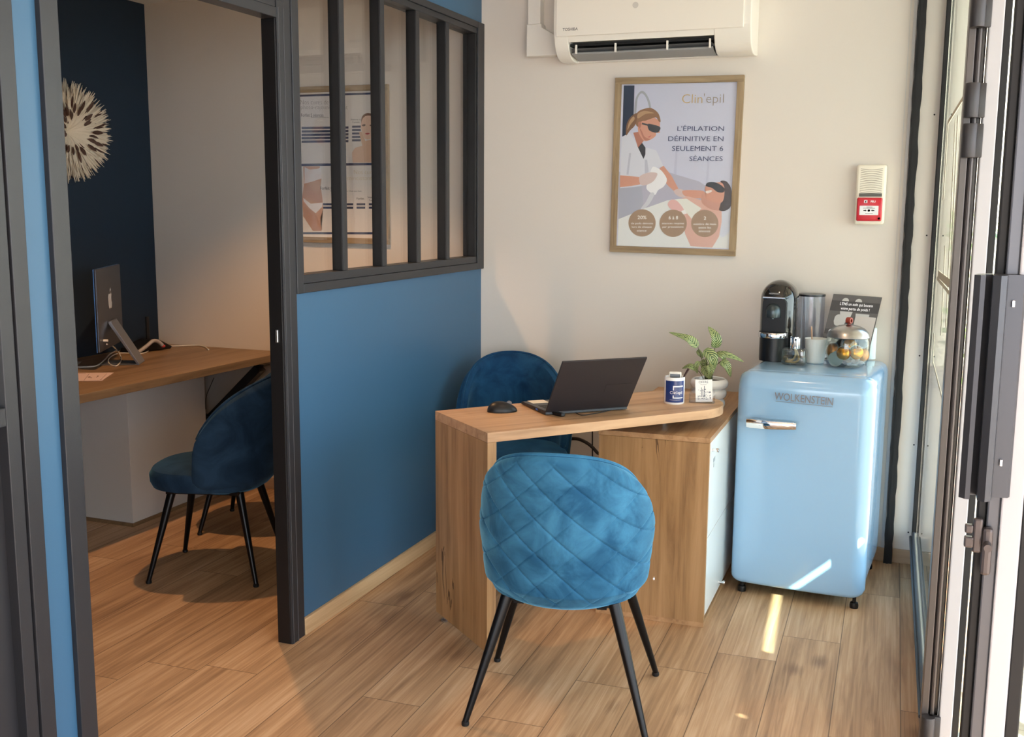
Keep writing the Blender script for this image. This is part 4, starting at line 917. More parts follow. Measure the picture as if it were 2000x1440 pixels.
bm = BM(); box(bm, 0.066, Wd_-0.156, -0.17, -0.05, 2.247, 2.2575); box(bm, 0.066, Wd_-0.156, -0.05, -0.046, 2.2, 2.25); obj('outlet', bm, mat('outlet_dark', (10, 10, 12), 0.7), ac)
bm = BM(); prism(bm, [(-0.172, 2.218), (-0.168, 2.212), (-0.06, 2.196), (-0.052, 2.200), (-0.06, 2.203), (-0.165, 2.222)], 0.075, Wd_-0.165, 'X'); flp = obj('vane', bm, mat('vane_grey', (150, 152, 154), 0.4), ac)
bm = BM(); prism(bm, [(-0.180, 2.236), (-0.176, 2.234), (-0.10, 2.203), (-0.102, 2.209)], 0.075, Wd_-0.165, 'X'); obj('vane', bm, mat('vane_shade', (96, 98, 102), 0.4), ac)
bm = BM()
for f in (0.03, 0.32, 0.69, 0.985): bm = BM(); x = 0.078+f*(Wd_-0.165-0.078); box(bm, x-0.004, x+0.004, -0.182, -0.172, 2.214, 2.252, bev=0.001); obj('hinge_pin', bm, ACW, ac)
bm = BM(); text_bm(bm, 'TOSHIBA', 0.017, frame_mat((0.045, -0.2148, 2.314), (1, 0, 0), (0, 0, 1)), 0.0002, 'LEFT', 0.0002); obj('lettering', bm, mat('logo_grey', (90, 88, 88), 0.5), ac)
bm = BM(); lathe(bm, [(0, 0), (0.012, 0), (0.013, 0.001), (0, 0.002)], 24, Matrix.Translation((Wd_/2-0.06, -0.2145, 2.40)) @ Matrix.Rotation(PI/2, 4, 'X')); obj('indicator', bm, mat('indicator_grey', (200, 196, 190), 0.3), ac, smooth=True)
dk = thing('cable_duct', 'white plastic cable duct elbow left of the air conditioner', 'cable duct', (-1.774, YB, 0))
bm = BM(); prism(bm, [(0, 2.233), (0.002, 2.229), (0.19, 2.229), (0.19, 2.29), (0.075, 2.355), (0.072, 2.372), (0, 2.372)], -0.058, 0, 'Y', bev=0.004); obj('elbow', bm, WHITEP, dk)
bm = BM(); box(bm, 0.004, 0.066, -0.054, 0, 2.372, ZC, bev=0.004); obj('trunking', bm, WHITEP, dk)

# ------------------------------------------------------------------ fire alarm
fa = thing('fire_alarm', 'cream wall siren with red manual call point', 'fire alarm', (-0.225, YB, 1.602), 0)
CRM = mat('cream_plastic', (238, 232, 216), 0.4)
bm = box(BM(), -0.061, 0.061, -0.040, 0, -0.125, 0.125, bev=0.012, seg=4); obj('housing', bm, CRM, fa, smooth=True)
bm = BM()
for k in range(16):
    z = 0.108-k*0.0074; xs = [-0.044+i*0.088/16 for i in range(17)]; pr = None
    for x in xs:
        dz = -0.005*math.cos(x/0.044*PI/2)*(1 if k < 15 else 0); v = [bm.verts.new((x, -0.0404, z+dz+s)) for s in (-0.0009, 0.0009)]
        if pr: bm.faces.new((pr[0], v[0], v[1], pr[1]))
        pr = v
obj('grille', bm, mat('grille_grey', (130, 124, 108), 0.7), fa)
bm = BM(); box(bm, -0.046, 0.046, -0.042, -0.039, -0.008, 0.006, bev=0.001); obj('name_plate', bm, mat('plate_grey', (92, 92, 86), 0.5), fa)
bm = box(BM(), -0.052, 0.050, -0.052, -0.036, -0.110, -0.012, bev=0.006, seg=3); cpt = obj('call_point', bm, mat('alarm_red', (200, 26, 44), 0.3, coat=0.3), fa, smooth=True)
obj('press_plate', box(BM(), -0.040, 0.036, -0.0535, -0.051, -0.085, -0.046, bev=0.002), mat('alarm_white', (232, 234, 236), 0.35), cpt)
bm = BM(); FM_ = frame_mat((0, -0.0537, 0), (1, 0, 0), (0, 0, 1))
lathe(bm, [(0, 0), (0.005, 0)], 20, FM_ @ Matrix.Translation((-0.002, -0.066, 0.0002)))
for s in (-1, 1):
    vs = [FM_ @ Vector((-0.002+s*a, -0.066+b, 0.0002)) for a, b in ((0.009, 0), (0.014, 0.0045), (0.014, 0.002), (0.022, 0.002), (0.022, -0.002), (0.014, -0.002), (0.014, -0.0045))]
    bm.faces.new([bm.verts.new(v) for v in vs])
for a, b, z in ((-0.012, 0.012, -0.0515), (-0.026, 0.022, -0.0565), (-0.016, 0.014, -0.078)): box(bm, a, b, z-0.0008, z+0.0008, 0, 0.0002, M=FM_)
obj('press_symbol', bm, RUBBER, cpt)
bm = BM(); FM2 = frame_mat((0, -0.0522, 0), (1, 0, 0), (0, 0, 1)); text_bm(bm, 'FEU', 0.012, FM2 @ Matrix.Translation((0.013, -0.029, 0.0004)), 0, 'CENTER', 0.0003); obj('lettering', bm, mat('white_ink', (240, 240, 245), 0.4), cpt)
obj('fire_icon', box(BM(), -0.023, -0.010, -0.0345, -0.0225, 0, 0.0004, M=FM2), mat('white_ink'), cpt)
bm = BM(); vs = [FM2 @ Vector((x, y, 0.0008)) for x, y in ((-0.021, -0.033), (-0.018, -0.0245), (-0.012, -0.0255), (-0.015, -0.029), (-0.012, -0.033))]; bm.faces.new([bm.verts.new(v) for v in vs])
obj('flame_symbol', bm, mat('dark_red', (50, 10, 14), 0.4), cpt); bm = BM(); lathe(bm, [(0, 0), (0.0048, 0)], 16, FM2 @ Matrix.Translation((0.040, -0.099, 0.0004))); obj('key_hole', bm, mat('dark_red', (50, 10, 14), 0.4), cpt)

# ------------------------------------------------------------------ framed posters on the back wall
def poster(name, label, cx_, cz_, w, h, rot, fw, P):
    t = thing(name, label, 'poster', (cx_, YB, cz_)); t.rotation_euler = (0, rot, 0)
    for a_, b_ in ((h/2-fw, h/2), (-h/2, -h/2+fw)): obj('frame_rail', box(BM(), -w/2, w/2, -0.022, 0, a_, b_, bev=0.0015), FRAMEW, t)
    for a_, b_ in ((-w/2, -w/2+fw), (w/2-fw, w/2)): obj('frame_stile', box(BM(), a_, b_, -0.0215, 0, -h/2+fw-0.001, h/2-fw+0.001, bev=0.001), FRAMEWZ, t)
    return t
def inv_to(t):
    return (Matrix.Translation(t.location) @ t.rotation_euler.to_matrix().to_4x4()).inverted()
p1 = poster('framed_poster', 'oak-framed laser hair removal poster with a therapist and reclining client', -1.070, 1.726, 0.580, 0.787, R_(0.75), 0.029, None)
I1 = inv_to(p1)
obj('print', box(BM(), -0.263, 0.263, -0.010, -0.004, -0.366, 0.366), mat('poster_lavender', (196, 200, 220), 0.5), p1)
def Q1(x, y, k=0):     # poster zoom coordinates -> poster local
    p = I1 @ oy(1180+x/3.79, 130+y/3.79, YB-0.011); return Vector((max(-0.262, min(0.262, p.x)), -0.0101-0.0004*k, max(-0.365, min(0.365, p.z))))
LAY = [0]
def flat(parent, name, shapes, m, k, Q, smooth=True):
    LAY[0] += 1; k = LAY[0]*0.12
    bm = BM()
    for s in shapes:
        pts = [Vector((x, y, 0)) for x, y in s]
        if smooth: pts = spline(pts, 4, True)
        vs = [bm.verts.new(Q(p.x, p.y, k)) for p in pts]; 
        try: f = bm.faces.new(vs)
        except ValueError: continue
    bmesh.ops.triangulate(bm, faces=bm.faces, ngon_method='EAR_CLIP'); o = obj(name, bm, m, parent)
    b2 = bmesh.new(); b2.from_mesh(o.data); b2.faces.ensure_lookup_table(); b2.normal_update()
    for f in b2.faces:
        if f.normal.y > 0: f.normal_flip()
    b2.to_mesh(o.data); b2.free(); return o
def pm(name, c): return mat('ink_'+name, c, 0.5)
SK, SK2 = pm('skin', (206, 150, 128)), pm('skin_shade', (178, 118, 98))
flat(p1, 'printed_curtain', [[(145, 140), (224, 140), (216, 420), (150, 520), (133, 520)]], pm('navy', (30, 44, 66)), 1, Q1, False)
flat(p1, 'printed_fold', [[(530, 600), (545, 600), (530, 900), (505, 900)]], pm('lavender_dark', (186, 190, 212)), 1, Q1, False)
flat(p1, 'printed_fold', [[(770, 640), (785, 640), (770, 860), (750, 860)]], pm('lavender_dark', (186, 190, 212)), 1, Q1, False)
flat(p1, 'printed_arm_hose', [[(222, 350), (232, 240), (270, 182), (305, 195), (335, 250), (347, 310), (335, 310), (320, 255), (298, 212), (272, 200), (246, 245), (236, 350)]], pm('hose', (160, 164, 174)), 2, Q1)
flat(p1, 'printed_backdrop', [[(110, 780), (400, 760), (700, 850), (945, 1000), (940, 1345), (98, 1330)]], pm('grey_lilac', (176, 176, 194)), 1, Q1, False)
flat(p1, 'printed_sheet', [[(106, 1130), (200, 1080), (330, 1040), (470, 990), (600, 975), (760, 1060), (900, 1080), (938, 1070), (925, 1347), (98, 1330)]], pm('sheet', (222, 226, 226)), 2, Q1, False)
flat(p1, 'printed_pillow', [[(830, 1080), (940, 1040), (938, 1200), (860, 1260)]], pm('pillow', (206, 212, 226)), 3, Q1)
flat(p1, 'printed_trousers', [[(108, 890), (280, 880), (290, 1060), (180, 1100), (106, 1130)]], pm('tunic_shade', (168, 172, 188)), 3, Q1, False)
flat(p1, 'printed_tunic', [[(133, 520), (190, 490), (250, 590), (290, 680), (310, 600), (385, 620), (438, 740), (380, 752), (330, 790), (300, 880), (200, 895), (118, 900), (118, 800), (125, 640)]], pm('tunic', (208, 212, 224)), 4, Q1, False)
flat(p1, 'printed_tunic_shade', [[(185, 640), (200, 640), (180, 800), (165, 800)], [(300, 690), (318, 690), (330, 780), (300, 800)]], pm('tunic_fold', (184, 188, 204)), 5, Q1, False)
flat(p1, 'printed_top', [[(246, 590), (270, 550), (305, 600), (305, 650), (291, 685)]], pm('black', (30, 30, 36)), 5, Q1, False)
flat(p1, 'printed_neck', [[(215, 490), (270, 480), (300, 540), (285, 560), (250, 600)]], SK2, 5, Q1, False)
flat(p1, 'printed_face', [[(260, 400), (330, 365), (405, 400), (412, 445), (405, 470), (385, 490), (380, 515), (345, 540), (300, 552), (270, 520), (250, 470)]], SK, 6, Q1)
flat(p1, 'printed_hair', [[(240, 440), (225, 385), (250, 335), (300, 312), (350, 308), (400, 345), (418, 405), (405, 408), (385, 378), (350, 385), (310, 400), (275, 405), (262, 440)]], pm('hair', (140, 104, 76)), 7, Q1)
flat(p1, 'printed_ponytail', [[(245, 345), (205, 365), (175, 405), (162, 450), (162, 510), (180, 490), (195, 470), (225, 440), (240, 400)]], pm('hair_shade', (120, 88, 64)), 6, Q1)
flat(p1, 'printed_hair_light', [[(250, 350), (300, 328), (370, 345), (310, 350), (250, 385)]], pm('hair_light', (180, 146, 110)), 8, Q1)
flat(p1, 'printed_hair_light', [[(215, 370), (185, 410), (172, 470), (195, 430), (225, 390)]], pm('hair_light', (180, 146, 110)), 8, Q1)
flat(p1, 'printed_ear', [[(252, 415), (268, 408), (276, 425), (266, 455), (254, 445)]], SK2, 9, Q1)
flat(p1, 'printed_nose', [[(398, 470), (414, 486), (400, 492), (388, 488)]], SK, 7, Q1)
flat(p1, 'printed_jaw_shade', [[(262, 455), (275, 500), (300, 545), (340, 540), (300, 520), (280, 480)]], SK2, 7, Q1)
flat(p1, 'printed_goggles', [[(322, 428), (345, 426), (412, 446), (410, 475), (388, 490), (350, 482), (328, 465)]], pm('goggle', (50, 54, 58)), 8, Q1)
flat(p1, 'printed_strap', [[(280, 415), (325, 428), (325, 440), (280, 428)]], pm('goggle', (50, 54, 58)), 8, Q1, False)
flat(p1, 'printed_smile', [[(322, 522), (335, 518), (346, 508), (338, 524)]], pm('lips', (190, 90, 90)), 8, Q1)
flat(p1, 'printed_left_arm', [[(118, 805), (200, 812), (262, 818), (278, 870), (200, 885), (116, 893)]], SK, 6, Q1, False)
flat(p1, 'printed_right_arm', [[(410, 752), (440, 735), (500, 810), (550, 905), (520, 925), (470, 880), (430, 820)]], SK, 6, Q1, False)
flat(p1, 'printed_device', [[(345, 770), (365, 742), (410, 760), (440, 790), (465, 840), (440, 890), (400, 915), (378, 950), (345, 935), (312, 900), (330, 840)]], pm('device', (232, 234, 238)), 8, Q1)
flat(p1, 'printed_device_hose', [[(345, 935), (372, 945), (340, 1010), (300, 1050), (270, 1055), (310, 1000)]], pm('device_shade', (200, 204, 212)), 7, Q1)
flat(p1, 'printed_glove', [[(262, 815), (330, 785), (392, 790), (380, 830), (350, 860), (300, 880), (268, 870)]], pm('glove', (206, 186, 184)), 9, Q1)
flat(p1, 'printed_glove_far', [[(515, 925), (560, 905), (630, 940), (675, 965), (660, 978), (560, 965)]], pm('glove', (206, 186, 184)), 9, Q1)
flat(p1, 'printed_client_arm', [[(580, 920), (660, 915), (740, 925), (735, 970), (680, 975), (600, 960)]], SK, 6, Q1)
flat(p1, 'printed_client_shoulder', [[(555, 985), (620, 960), (720, 990), (800, 1040), (870, 1070), (870, 1150), (850, 1260), (800, 1340), (640, 1330), (600, 1240), (594, 1160), (580, 1090), (560, 1040)]], pm('skin_light', (214, 172, 158)), 6, Q1, False)
flat(p1, 'printed_client_neck', [[(720, 960), (760, 930), (850, 990), (870, 1060), (800, 1060), (730, 1020)]], pm('skin_neck', (196, 146, 128)), 7, Q1)
flat(p1, 'printed_client_hair', [[(860, 850), (900, 848), (935, 890), (948, 970), (935, 1040), (890, 1070), (850, 1060), (870, 1010), (880, 940), (885, 890)]], pm('hair_dark', (58, 44, 42)), 7, Q1)
flat(p1, 'printed_client_face', [[(745, 905), (765, 870), (820, 860), (870, 860), (890, 900), (885, 980), (860, 1010), (800, 1000), (735, 965), (755, 930)]], SK, 8, Q1)
flat(p1, 'printed_client_goggles', [[(752, 880), (770, 858), (830, 860), (885, 895), (885, 930), (840, 930), (800, 900), (765, 890)]], pm('goggle_black', (34, 34, 38)), 9, Q1)
flat(p1, 'printed_client_smile', [[(750, 925), (790, 915), (798, 925), (765, 940)]], pm('teeth', (232, 220, 214)), 9, Q1)
flat(p1, 'printed_gown', [[(520, 985), (610, 978), (720, 1050), (650, 1130), (590, 1060)]], pm('gown', (224, 226, 218)), 8, Q1, False)
flat(p1, 'printed_client_hand', [[(470, 1020), (500, 985), (545, 1000), (590, 1060), (560, 1075), (500, 1060)]], pm('hand', (222, 178, 174)), 9, Q1)
flat(p1, 'printed_watch', [[(570, 1070), (600, 1060), (612, 1090), (585, 1095)]], pm('watch', (232, 232, 232)), 10, Q1, False)
def circ(cx_, cy_, r): return [(cx_+r*math.cos(2*PI*k/32), cy_+r*math.sin(2*PI*k/32)) for k in range(32)]
for c in ((281, 1158), (511, 1161), (745, 1162)): flat(p1, 'printed_disc', [circ(*c, 101)], pm('taupe', (158, 132, 108)), 11, Q1, False)
def ptext(parent, name, rows, m, k, Q, ang=0.0):
    k = 6.5
    """rows: (text, x-left, x-right, y, height) in zoom coordinates; stretched to the measured width"""
    bm = BM()
    for s, xl, xr, y, hgt, bold in rows:
        a = Q(xl, y, k); b = Q(xr, y, k)
        if (b-a).length < 1e-4: continue
        ft = frame_mat(a, (1, 0, 0), (0, 0, 1)); t = bmesh.new(); text_bm(t, s, 1.0, Matrix.Identity(4), 0, 'LEFT', bold)
        xs_ = [v.co.x for v in t.verts]; ys_ = [v.co.y for v in t.verts]; x0_, x1_, y0_, y1_ = min(xs_), max(xs_), min(ys_), max(ys_)
        hh = (Q(xl, y-hgt/2, k)-Q(xl, y+hgt/2, k)).length; slope = (b.z-a.z)
        for v in t.verts:
            u = (v.co.x-x0_)/(x1_-x0_); v.co = Vector((u*(b.x-a.x), (v.co.y-(y0_+y1_)/2)/(y1_-y0_)*hh+slope*u, 0))
        t.transform(ft); merge(bm, t)
    return obj(name, bm, m, parent)
ptext(p1, 'lettering', [("L'ÉPILATION", 543, 888, 455, 44, 0.0), ("DÉFINITIVE EN", 475, 884, 530, 44, 0.0), ("SEULEMENT 6", 503, 882, 607, 36, 0.0), ("SÉANCES", 632, 878, 678, 44, 0.0)], pm('title_blue', (58, 66, 104)), 12, Q1)
ptext(p1, 'logo_gold', [("Clin", 578, 728, 238, 66, -0.012)], pm('gold', (196, 168, 112)), 12, Q1)
ptext(p1, 'logo_grey', [("'epil", 738, 886, 245, 90, -0.014)], pm('logo_grey', (150, 142, 132)), 12, Q1)
ptext(p1, 'disc_lettering', [("20%", 248, 314, 1117, 26, 0.01), ("de poils détruits", 200, 362, 1163, 18, 0.0), ("lors de chaque", 205, 352, 1189, 18, 0), ("séance", 243, 314, 1214, 16, 0),
    ("6 à 8", 478, 548, 1119, 26, 0.01), ("séances requise", 428, 592, 1163, 18, 0), ("par prestations", 432, 588, 1189, 18, 0),
    ("2", 738, 756, 1122, 24, 0.01), ("nombre de mois", 662, 830, 1166, 18, 0), ("entre les", 700, 790, 1192, 18, 0), ("séances", 700, 786, 1218, 16, 0)], pm('white', (240, 238, 232)), 13, Q1)
obj('glazing', box(BM(), -0.263, 0.263, -0.0190, -0.0180, -0.366, 0.366), glassmat('picture_glass', f0=0.02, mul=0.5, rough=0.15), p1)

LAY[0] = 0
p2 = poster('framed_poster', 'oak-framed beauty treatment price poster in the cabin, half hidden by window bars', -2.807, 1.742, 0.580, 0.787, R_(0.3), 0.029, None)
I2 = inv_to(p2)
obj('print', box(BM(), -0.263, 0.263, -0.010, -0.004, -0.366, 0.366), mat('poster_cream', (232, 228, 224), 0.5), p2)
def Q2(x, y, k=0):
    p = I2 @ oy(580+x/4.5, 160+y/4.5, YB-0.011); return Vector((max(-0.262, min(0.262, p.x)), -0.0101-0.0004*k, max(-0.365, min(0.365, p.z))))
NV = pm('navy_band', (44, 56, 96))
flat(p2, 'printed_band', [[(-160, 118), (800, 88), (800, 106), (-160, 136)]], NV, 1, Q2, False)
flat(p2, 'printed_band', [[(-160, 720), (800, 712), (800, 732), (-160, 742)]], NV, 1, Q2, False)
flat(p2, 'printed_band', [[(-160, 1318), (800, 1322), (800, 1342), (-160, 1336)]], NV, 1, Q2, False)
for k in range(5):
    y = 405+k*30; flat(p2, 'printed_row', [[(40, y-9), (452, y-14), (452, y+6), (40, y+11)]], NV, 2, Q2, False); flat(p2, 'printed_price', [[(484, y-20), (560, y-21), (560, y-3), (484, y-2)]], NV, 2, Q2, False)
for k in range(2):
    y = 1076+k*30; flat(p2, 'printed_row', [[(120, y-9), (494, y-9), (494, y+9), (120, y+9)]], NV, 2, Q2, False); flat(p2, 'printed_price', [[(524, y-9), (600, y-9), (600, y+9), (524, y+9)]], NV, 2, Q2, False); flat(p2, 'printed_price', [[(632, y-9), (710, y-9), (710, y+9), (632, y+9)]], NV, 2, Q2, False)
flat(p2, 'printed_portrait_shoulder', [[(490, 710), (485, 620), (510, 580), (580, 560), (640, 540), (720, 580), (740, 710)]], pm('skin_pale', (226, 190, 164)), 3, Q2, False)
flat(p2, 'printed_portrait_hair', [[(565, 380), (570, 310), (610, 276), (660, 282), (720, 330), (730, 420), (690, 400), (640, 300), (590, 330)]], pm('hair_brown', (122, 90, 72)), 4, Q2)
flat(p2, 'printed_portrait_face', [[(562, 380), (580, 320), (620, 296), (670, 310), (700, 370), (690, 450), (650, 500), (600, 500), (575, 450)]], pm('skin_face', (232, 198, 176)), 5, Q2)
flat(p2, 'printed_portrait_hands', [[(545, 440), (570, 440), (600, 520), (640, 510), (680, 500), (690, 700), (590, 700), (575, 560)]], pm('skin_hand', (222, 184, 156)), 6, Q2, False)
flat(p2, 'printed_portrait_lips', [[(598, 455), (618, 448), (640, 452), (620, 464)]], pm('lips', (190, 90, 90)), 6, Q2)
flat(p2, 'printed_portrait_eyes', [[(572, 378), (600, 372), (600, 386), (578, 390)], [(640, 378), (665, 376), (662, 388), (642, 388)]], pm('lashes', (110, 84, 74)), 6, Q2)
flat(p2, 'printed_torso', [[(55, 742), (200, 742), (215, 850), (205, 900), (225, 1030), (230, 1120), (205, 1200), (215, 1310), (170, 1310), (100, 1180), (60, 1180), (42, 1040), (62, 900)]], pm('skin_tan', (208, 162, 138)), 3, Q2, False)
flat(p2, 'printed_leg', [[(55, 1060), (110, 1110), (165, 1150), (220, 1290), (205, 1310), (140, 1310), (55, 1180)]], pm('skin_tan2', (190, 142, 120)), 4, Q2, False)
flat(p2, 'printed_underwear', [[(68, 750), (110, 770), (180, 765), (210, 750), (215, 850), (140, 875), (65, 895)]], pm('cloth_white', (236, 232, 236)), 5, Q2, False)
flat(p2, 'printed_underwear', [[(55, 1020), (120, 1070), (228, 1062), (220, 1100), (165, 1155), (110, 1110), (60, 1050)]], pm('cloth_white', (236, 232, 236)), 5, Q2, False)
ptext(p2, 'lettering', [("Nos cures de", 32, 280, 178, 38, -0.02), ("photo-rajeunissement", 36, 446, 228, 46, -0.02)], pm('title_grey', (130, 122, 116)), 3, Q2)
ptext(p2, 'lettering', [("Forfait 5 séances", 38, 234, 292, 28, 0), ("Paiement possible en 3 fois", 126, 330, 313, 14, 0), ("Séance à", 474, 560, 330, 16, 0), ("l'unité", 488, 552, 354, 16, 0), ("Forfait 8 séances", 206, 420, 934, 28, 0), ("Paiement possible en 3 fois sans frais", 294, 568, 962, 14, 0), ("Forfait", 526, 592, 1026, 18, 0), ("Séance", 622, 690, 1014, 16, 0), ("l'unité", 636, 690, 1040, 16, 0)], pm('text_dark', (70, 68, 76)), 3, Q2)
ptext(p2, 'lettering', [("Nos cures", 502, 700, 792, 36, -0.02), ("mincissantes", 446, 705, 846, 36, -0.02)], pm('title_gold', (206, 186, 140)), 3, Q2)
obj('glazing', box(BM(), -0.263, 0.263, -0.0190, -0.0180, -0.366, 0.366), glassmat('picture_glass', f0=0.02, mul=0.5, rough=0.15), p2)

# ------------------------------------------------------------------ cabin
cd2 = thing('cabin_desk', 'wide wooden cabin desk on a grey-white box with a black brace', 'desk', (XN, 3.15, 0))
bm = prism(BM(), [(0.002, 0), (0.770, 0), (0.838, YB-3.15-0.003), (0.002, YB-3.15-0.003)], 0.727, 0.765, 'Z', bev=0.002); obj('desk_top', bm, OAKD, cd2)
BXM = mat('box_grey_white', (208, 206, 202), 0.5)
obj('box_base', box(BM(), 0.002, 0.505, 0.825, 1.41, 0.018, 0.7265, bev=0.001), BXM, cd2)
obj('plinth', box(BM(), 0.002, 0.509, 0.821, 1.414, 0.0, 0.0175), OAKD, cd2)
Fb = lambda p: Vector(p)-Vector((XN, 3.15, 0))
a = Fb(oy(405, 826, 4.62)); b = Fb(oy(515, 702, 4.62)); b.z = 0.727
bm = BM(); v_ = (b-a).normalized(); up_ = Vector((0, 1, 0)); s_ = v_.cross(up_)
BMx = Matrix([[v_.x, 0, s_.x, a.x], [v_.y, 1, s_.y, a.y], [v_.z, 0, s_.z, a.z], [0, 0, 0, 1]])
box(bm, -0.02, (b-a).length-0.03, -0.03, 0.03, -0.022, 0.022, M=BMx, bev=0.002); box(bm, b.x-0.12, b.x+0.02, 1.44, 1.50, 0.718, 0.7268, bev=0.001); box(bm, 0.44, 0.506, 1.4145, 1.50, 0.33, 0.43, bev=0.001)
obj('brace', bm, LEGM, cd2)
bm = BM(); pts = spline([oy(418, 738, 4.78), oy(412, 752, 4.78), oy(403, 775, 4.79), oy(402, 800, 4.79)], 6); tube(bm, pts, 0.0025, 6); tag(obj('cable', bm, mat('grey_cable', (90, 88, 86), 0.5), smooth=True), 'short grey cable hanging on the wall under the cabin desk', 'cable')
# monitor
mc = Vector((-3.6845, 4.1235, 0)); tdir = Vector((-0.475, 0.880, 0)).normalized(); mrz = math.atan2(tdir.y, tdir.x)
mon = thing('computer', 'slim all-in-one computer seen from behind on the cabin desk', 'computer', (mc.x, mc.y, 0.765), mrz)
# local: +X away from the camera along the screen, -Y is the back facing the room
SB = mat('silver_blue', (72, 76, 86), 0.35, 0.6); zt0, zb0 = 0.475, 0.085
bm = box(BM(), -0.237, 0.237, 0.0, 0.0115, zb0, zt0, bev=0.004, seg=3); obj('back_shell', bm, SB, mon)
obj('screen', box(BM(), -0.2385, 0.2385, 0.0116, 0.0145, zb0, zt0, bev=0.001), mat('edge_blue', (70, 120, 190), 0.3, 0.4), mon)
LM2 = frame_mat((0, -0.0008, (zt0+zb0)/2+0.035), (1, 0, 0), (0, 0, 1))
bm = BM(); S_ = 0.085
ap = [(0, 0.30), (0.10, 0.36), (0.26, 0.37), (0.40, 0.26), (0.30, 0.16), (0.27, 0.02), (0.33, -0.12), (0.43, -0.19), (0.36, -0.36), (0.24, -0.50), (0.12, -0.50), (0, -0.45), (-0.12, -0.50), (-0.25, -0.49), (-0.38, -0.30), (-0.44, -0.05), (-0.42, 0.16), (-0.30, 0.33), (-0.14, 0.36)]
f_ = [bm.verts.new(LM2 @ Vector((p.x*S_, p.y*S_, 0))) for p in spline([(x, y, 0) for x, y in ap], 4, True)]; bm.faces.new(f_)
lfp = [(0.0, 0.42), (0.02, 0.54), (0.11, 0.64), (0.22, 0.68), (0.20, 0.56), (0.11, 0.45)]
f_ = [bm.verts.new(LM2 @ Vector((p.x*S_, p.y*S_, 0))) for p in spline([(x, y, 0) for x, y in lfp], 4, True)]; bm.faces.new(f_)
obj('emblem', bm, mat('emblem_silver', (206, 212, 220), 0.25, 0.3), mon)
bm = BM(); prism(bm, [(-0.012, 0.215), (-0.002, 0.215), (-0.002, 0.205), (-0.125, 0.006), (-0.137, 0.006)], -0.065, 0.065, 'X', bev=0.001); box(bm, -0.065, 0.065, -0.137, 0.045, 0.0, 0.006, bev=0.002); tube(bm, [(-0.05, -0.010, 0.205), (0.05, -0.010, 0.205)], 0.009, 14)
obj('stand', bm, mat('stand_silver', (128, 132, 140), 0.3, 0.7), mon)
bm = BM(); tube(bm, [(-0.17, -0.001, zb0+0.05), (-0.17, -0.022, zb0+0.05)], 0.006, 10); obj('plug', bm, WHITEP, mon)
# white cables on the cabin desk
WC = mat('white_cable', (214, 210, 204), 0.4)
def zc(x, y, z): return oz(150+x/5.128, 500+y/5.128, z)
pts = [oy(150+300/5.128, 500+885/5.128, 4.0), zc(360, 905, 0.80), zc(420, 970, 0.79), zc(445, 1040, 0.775), zc(400, 1100, 0.769), zc(330, 1085, 0.769), zc(320, 1030, 0.78), zc(400, 980, 0.785), zc(520, 975, 0.775), zc(640, 980, 0.769), zc(720, 950, 0.769), zc(715, 905, 0.769), zc(640, 880, 0.772), zc(480, 915, 0.772)]
bm = BM(); tube(bm, spline(pts, 8), 0.0032, 8); tag(obj('cable', bm, WC, smooth=True), 'white cable looping on the cabin desk around the computer stand', 'cable')
pts = [zc(425, 840, 0.80), zc(500, 860, 0.80), zc(640, 890, 0.772), zc(800, 910, 0.769), zc(1000, 903, 0.769), zc(1200, 896, 0.769), zc(1280, 910, 0.769), zc(1320, 940, 0.769)]
bm = BM(); tube(bm, spline(pts, 8), 0.0036, 8); tag(obj('cable', bm, WC, smooth=True), 'white cable running straight across the back of the cabin desk', 'cable')
pts = [zc(0, 1112, 0.769), zc(120, 1112, 0.769), zc(210, 1095, 0.769), zc(280, 1040, 0.772), zc(330, 985, 0.775), zc(400, 950, 0.778)]
bm = BM(); tube(bm, spline(pts, 8), 0.0034, 8); tag(obj('cable', bm, WC, smooth=True), 'white cable leaving leftward past the foot of the computer', 'cable')
# router
rp = oz(268, 690, 0.765); rp = Vector((-3.86, 4.58, 0.766))
rt = thing('router', 'black box router with an upright antenna in the desk corner', 'router', rp, R_(80))
bm = BM(); prism(bm, [(-0.13, 0), (0.11, 0), (0.12, 0.012), (0.04, 0.055), (0.0, 0.055), (-0.12, 0.022)], -0.06, 0.06, 'Y', bev=0.004); obj('case', bm, BLACKP, rt)
bm = BM(); box(bm, 0.03, 0.05, 0.03, 0.042, 0.045, 0.175, bev=0.004); obj('antenna', bm, BLACKP, rt)
hs = thing('desk_phone', 'grey handset with a red tip lying on the router', 'phone', rp+Vector((0.08, -0.06, 0.03)), R_(80))
t0 = [Vector((-0.085, 0, -0.02)), Vector((-0.03, 0, 0.006)), Vector((0.012, 0, 0.028)), Vector((0.045, 0, 0.022)), Vector((0.072, 0, 0.0))]
bm = BM(); tube(bm, spline(t0, 6), 0.010, 12); obj('handset', bm, mat('handset_grey', (166, 160, 158), 0.35), hs, smooth=True)
bm = BM(); lathe(bm, [(0, -0.008), (0.009, -0.006), (0.012, 0), (0.009, 0.006), (0, 0.008)], 16, Matrix.Translation((0.078, 0, -0.006))); obj('red_tip', bm, mat('tip_red', (190, 60, 60), 0.4), hs, smooth=True)
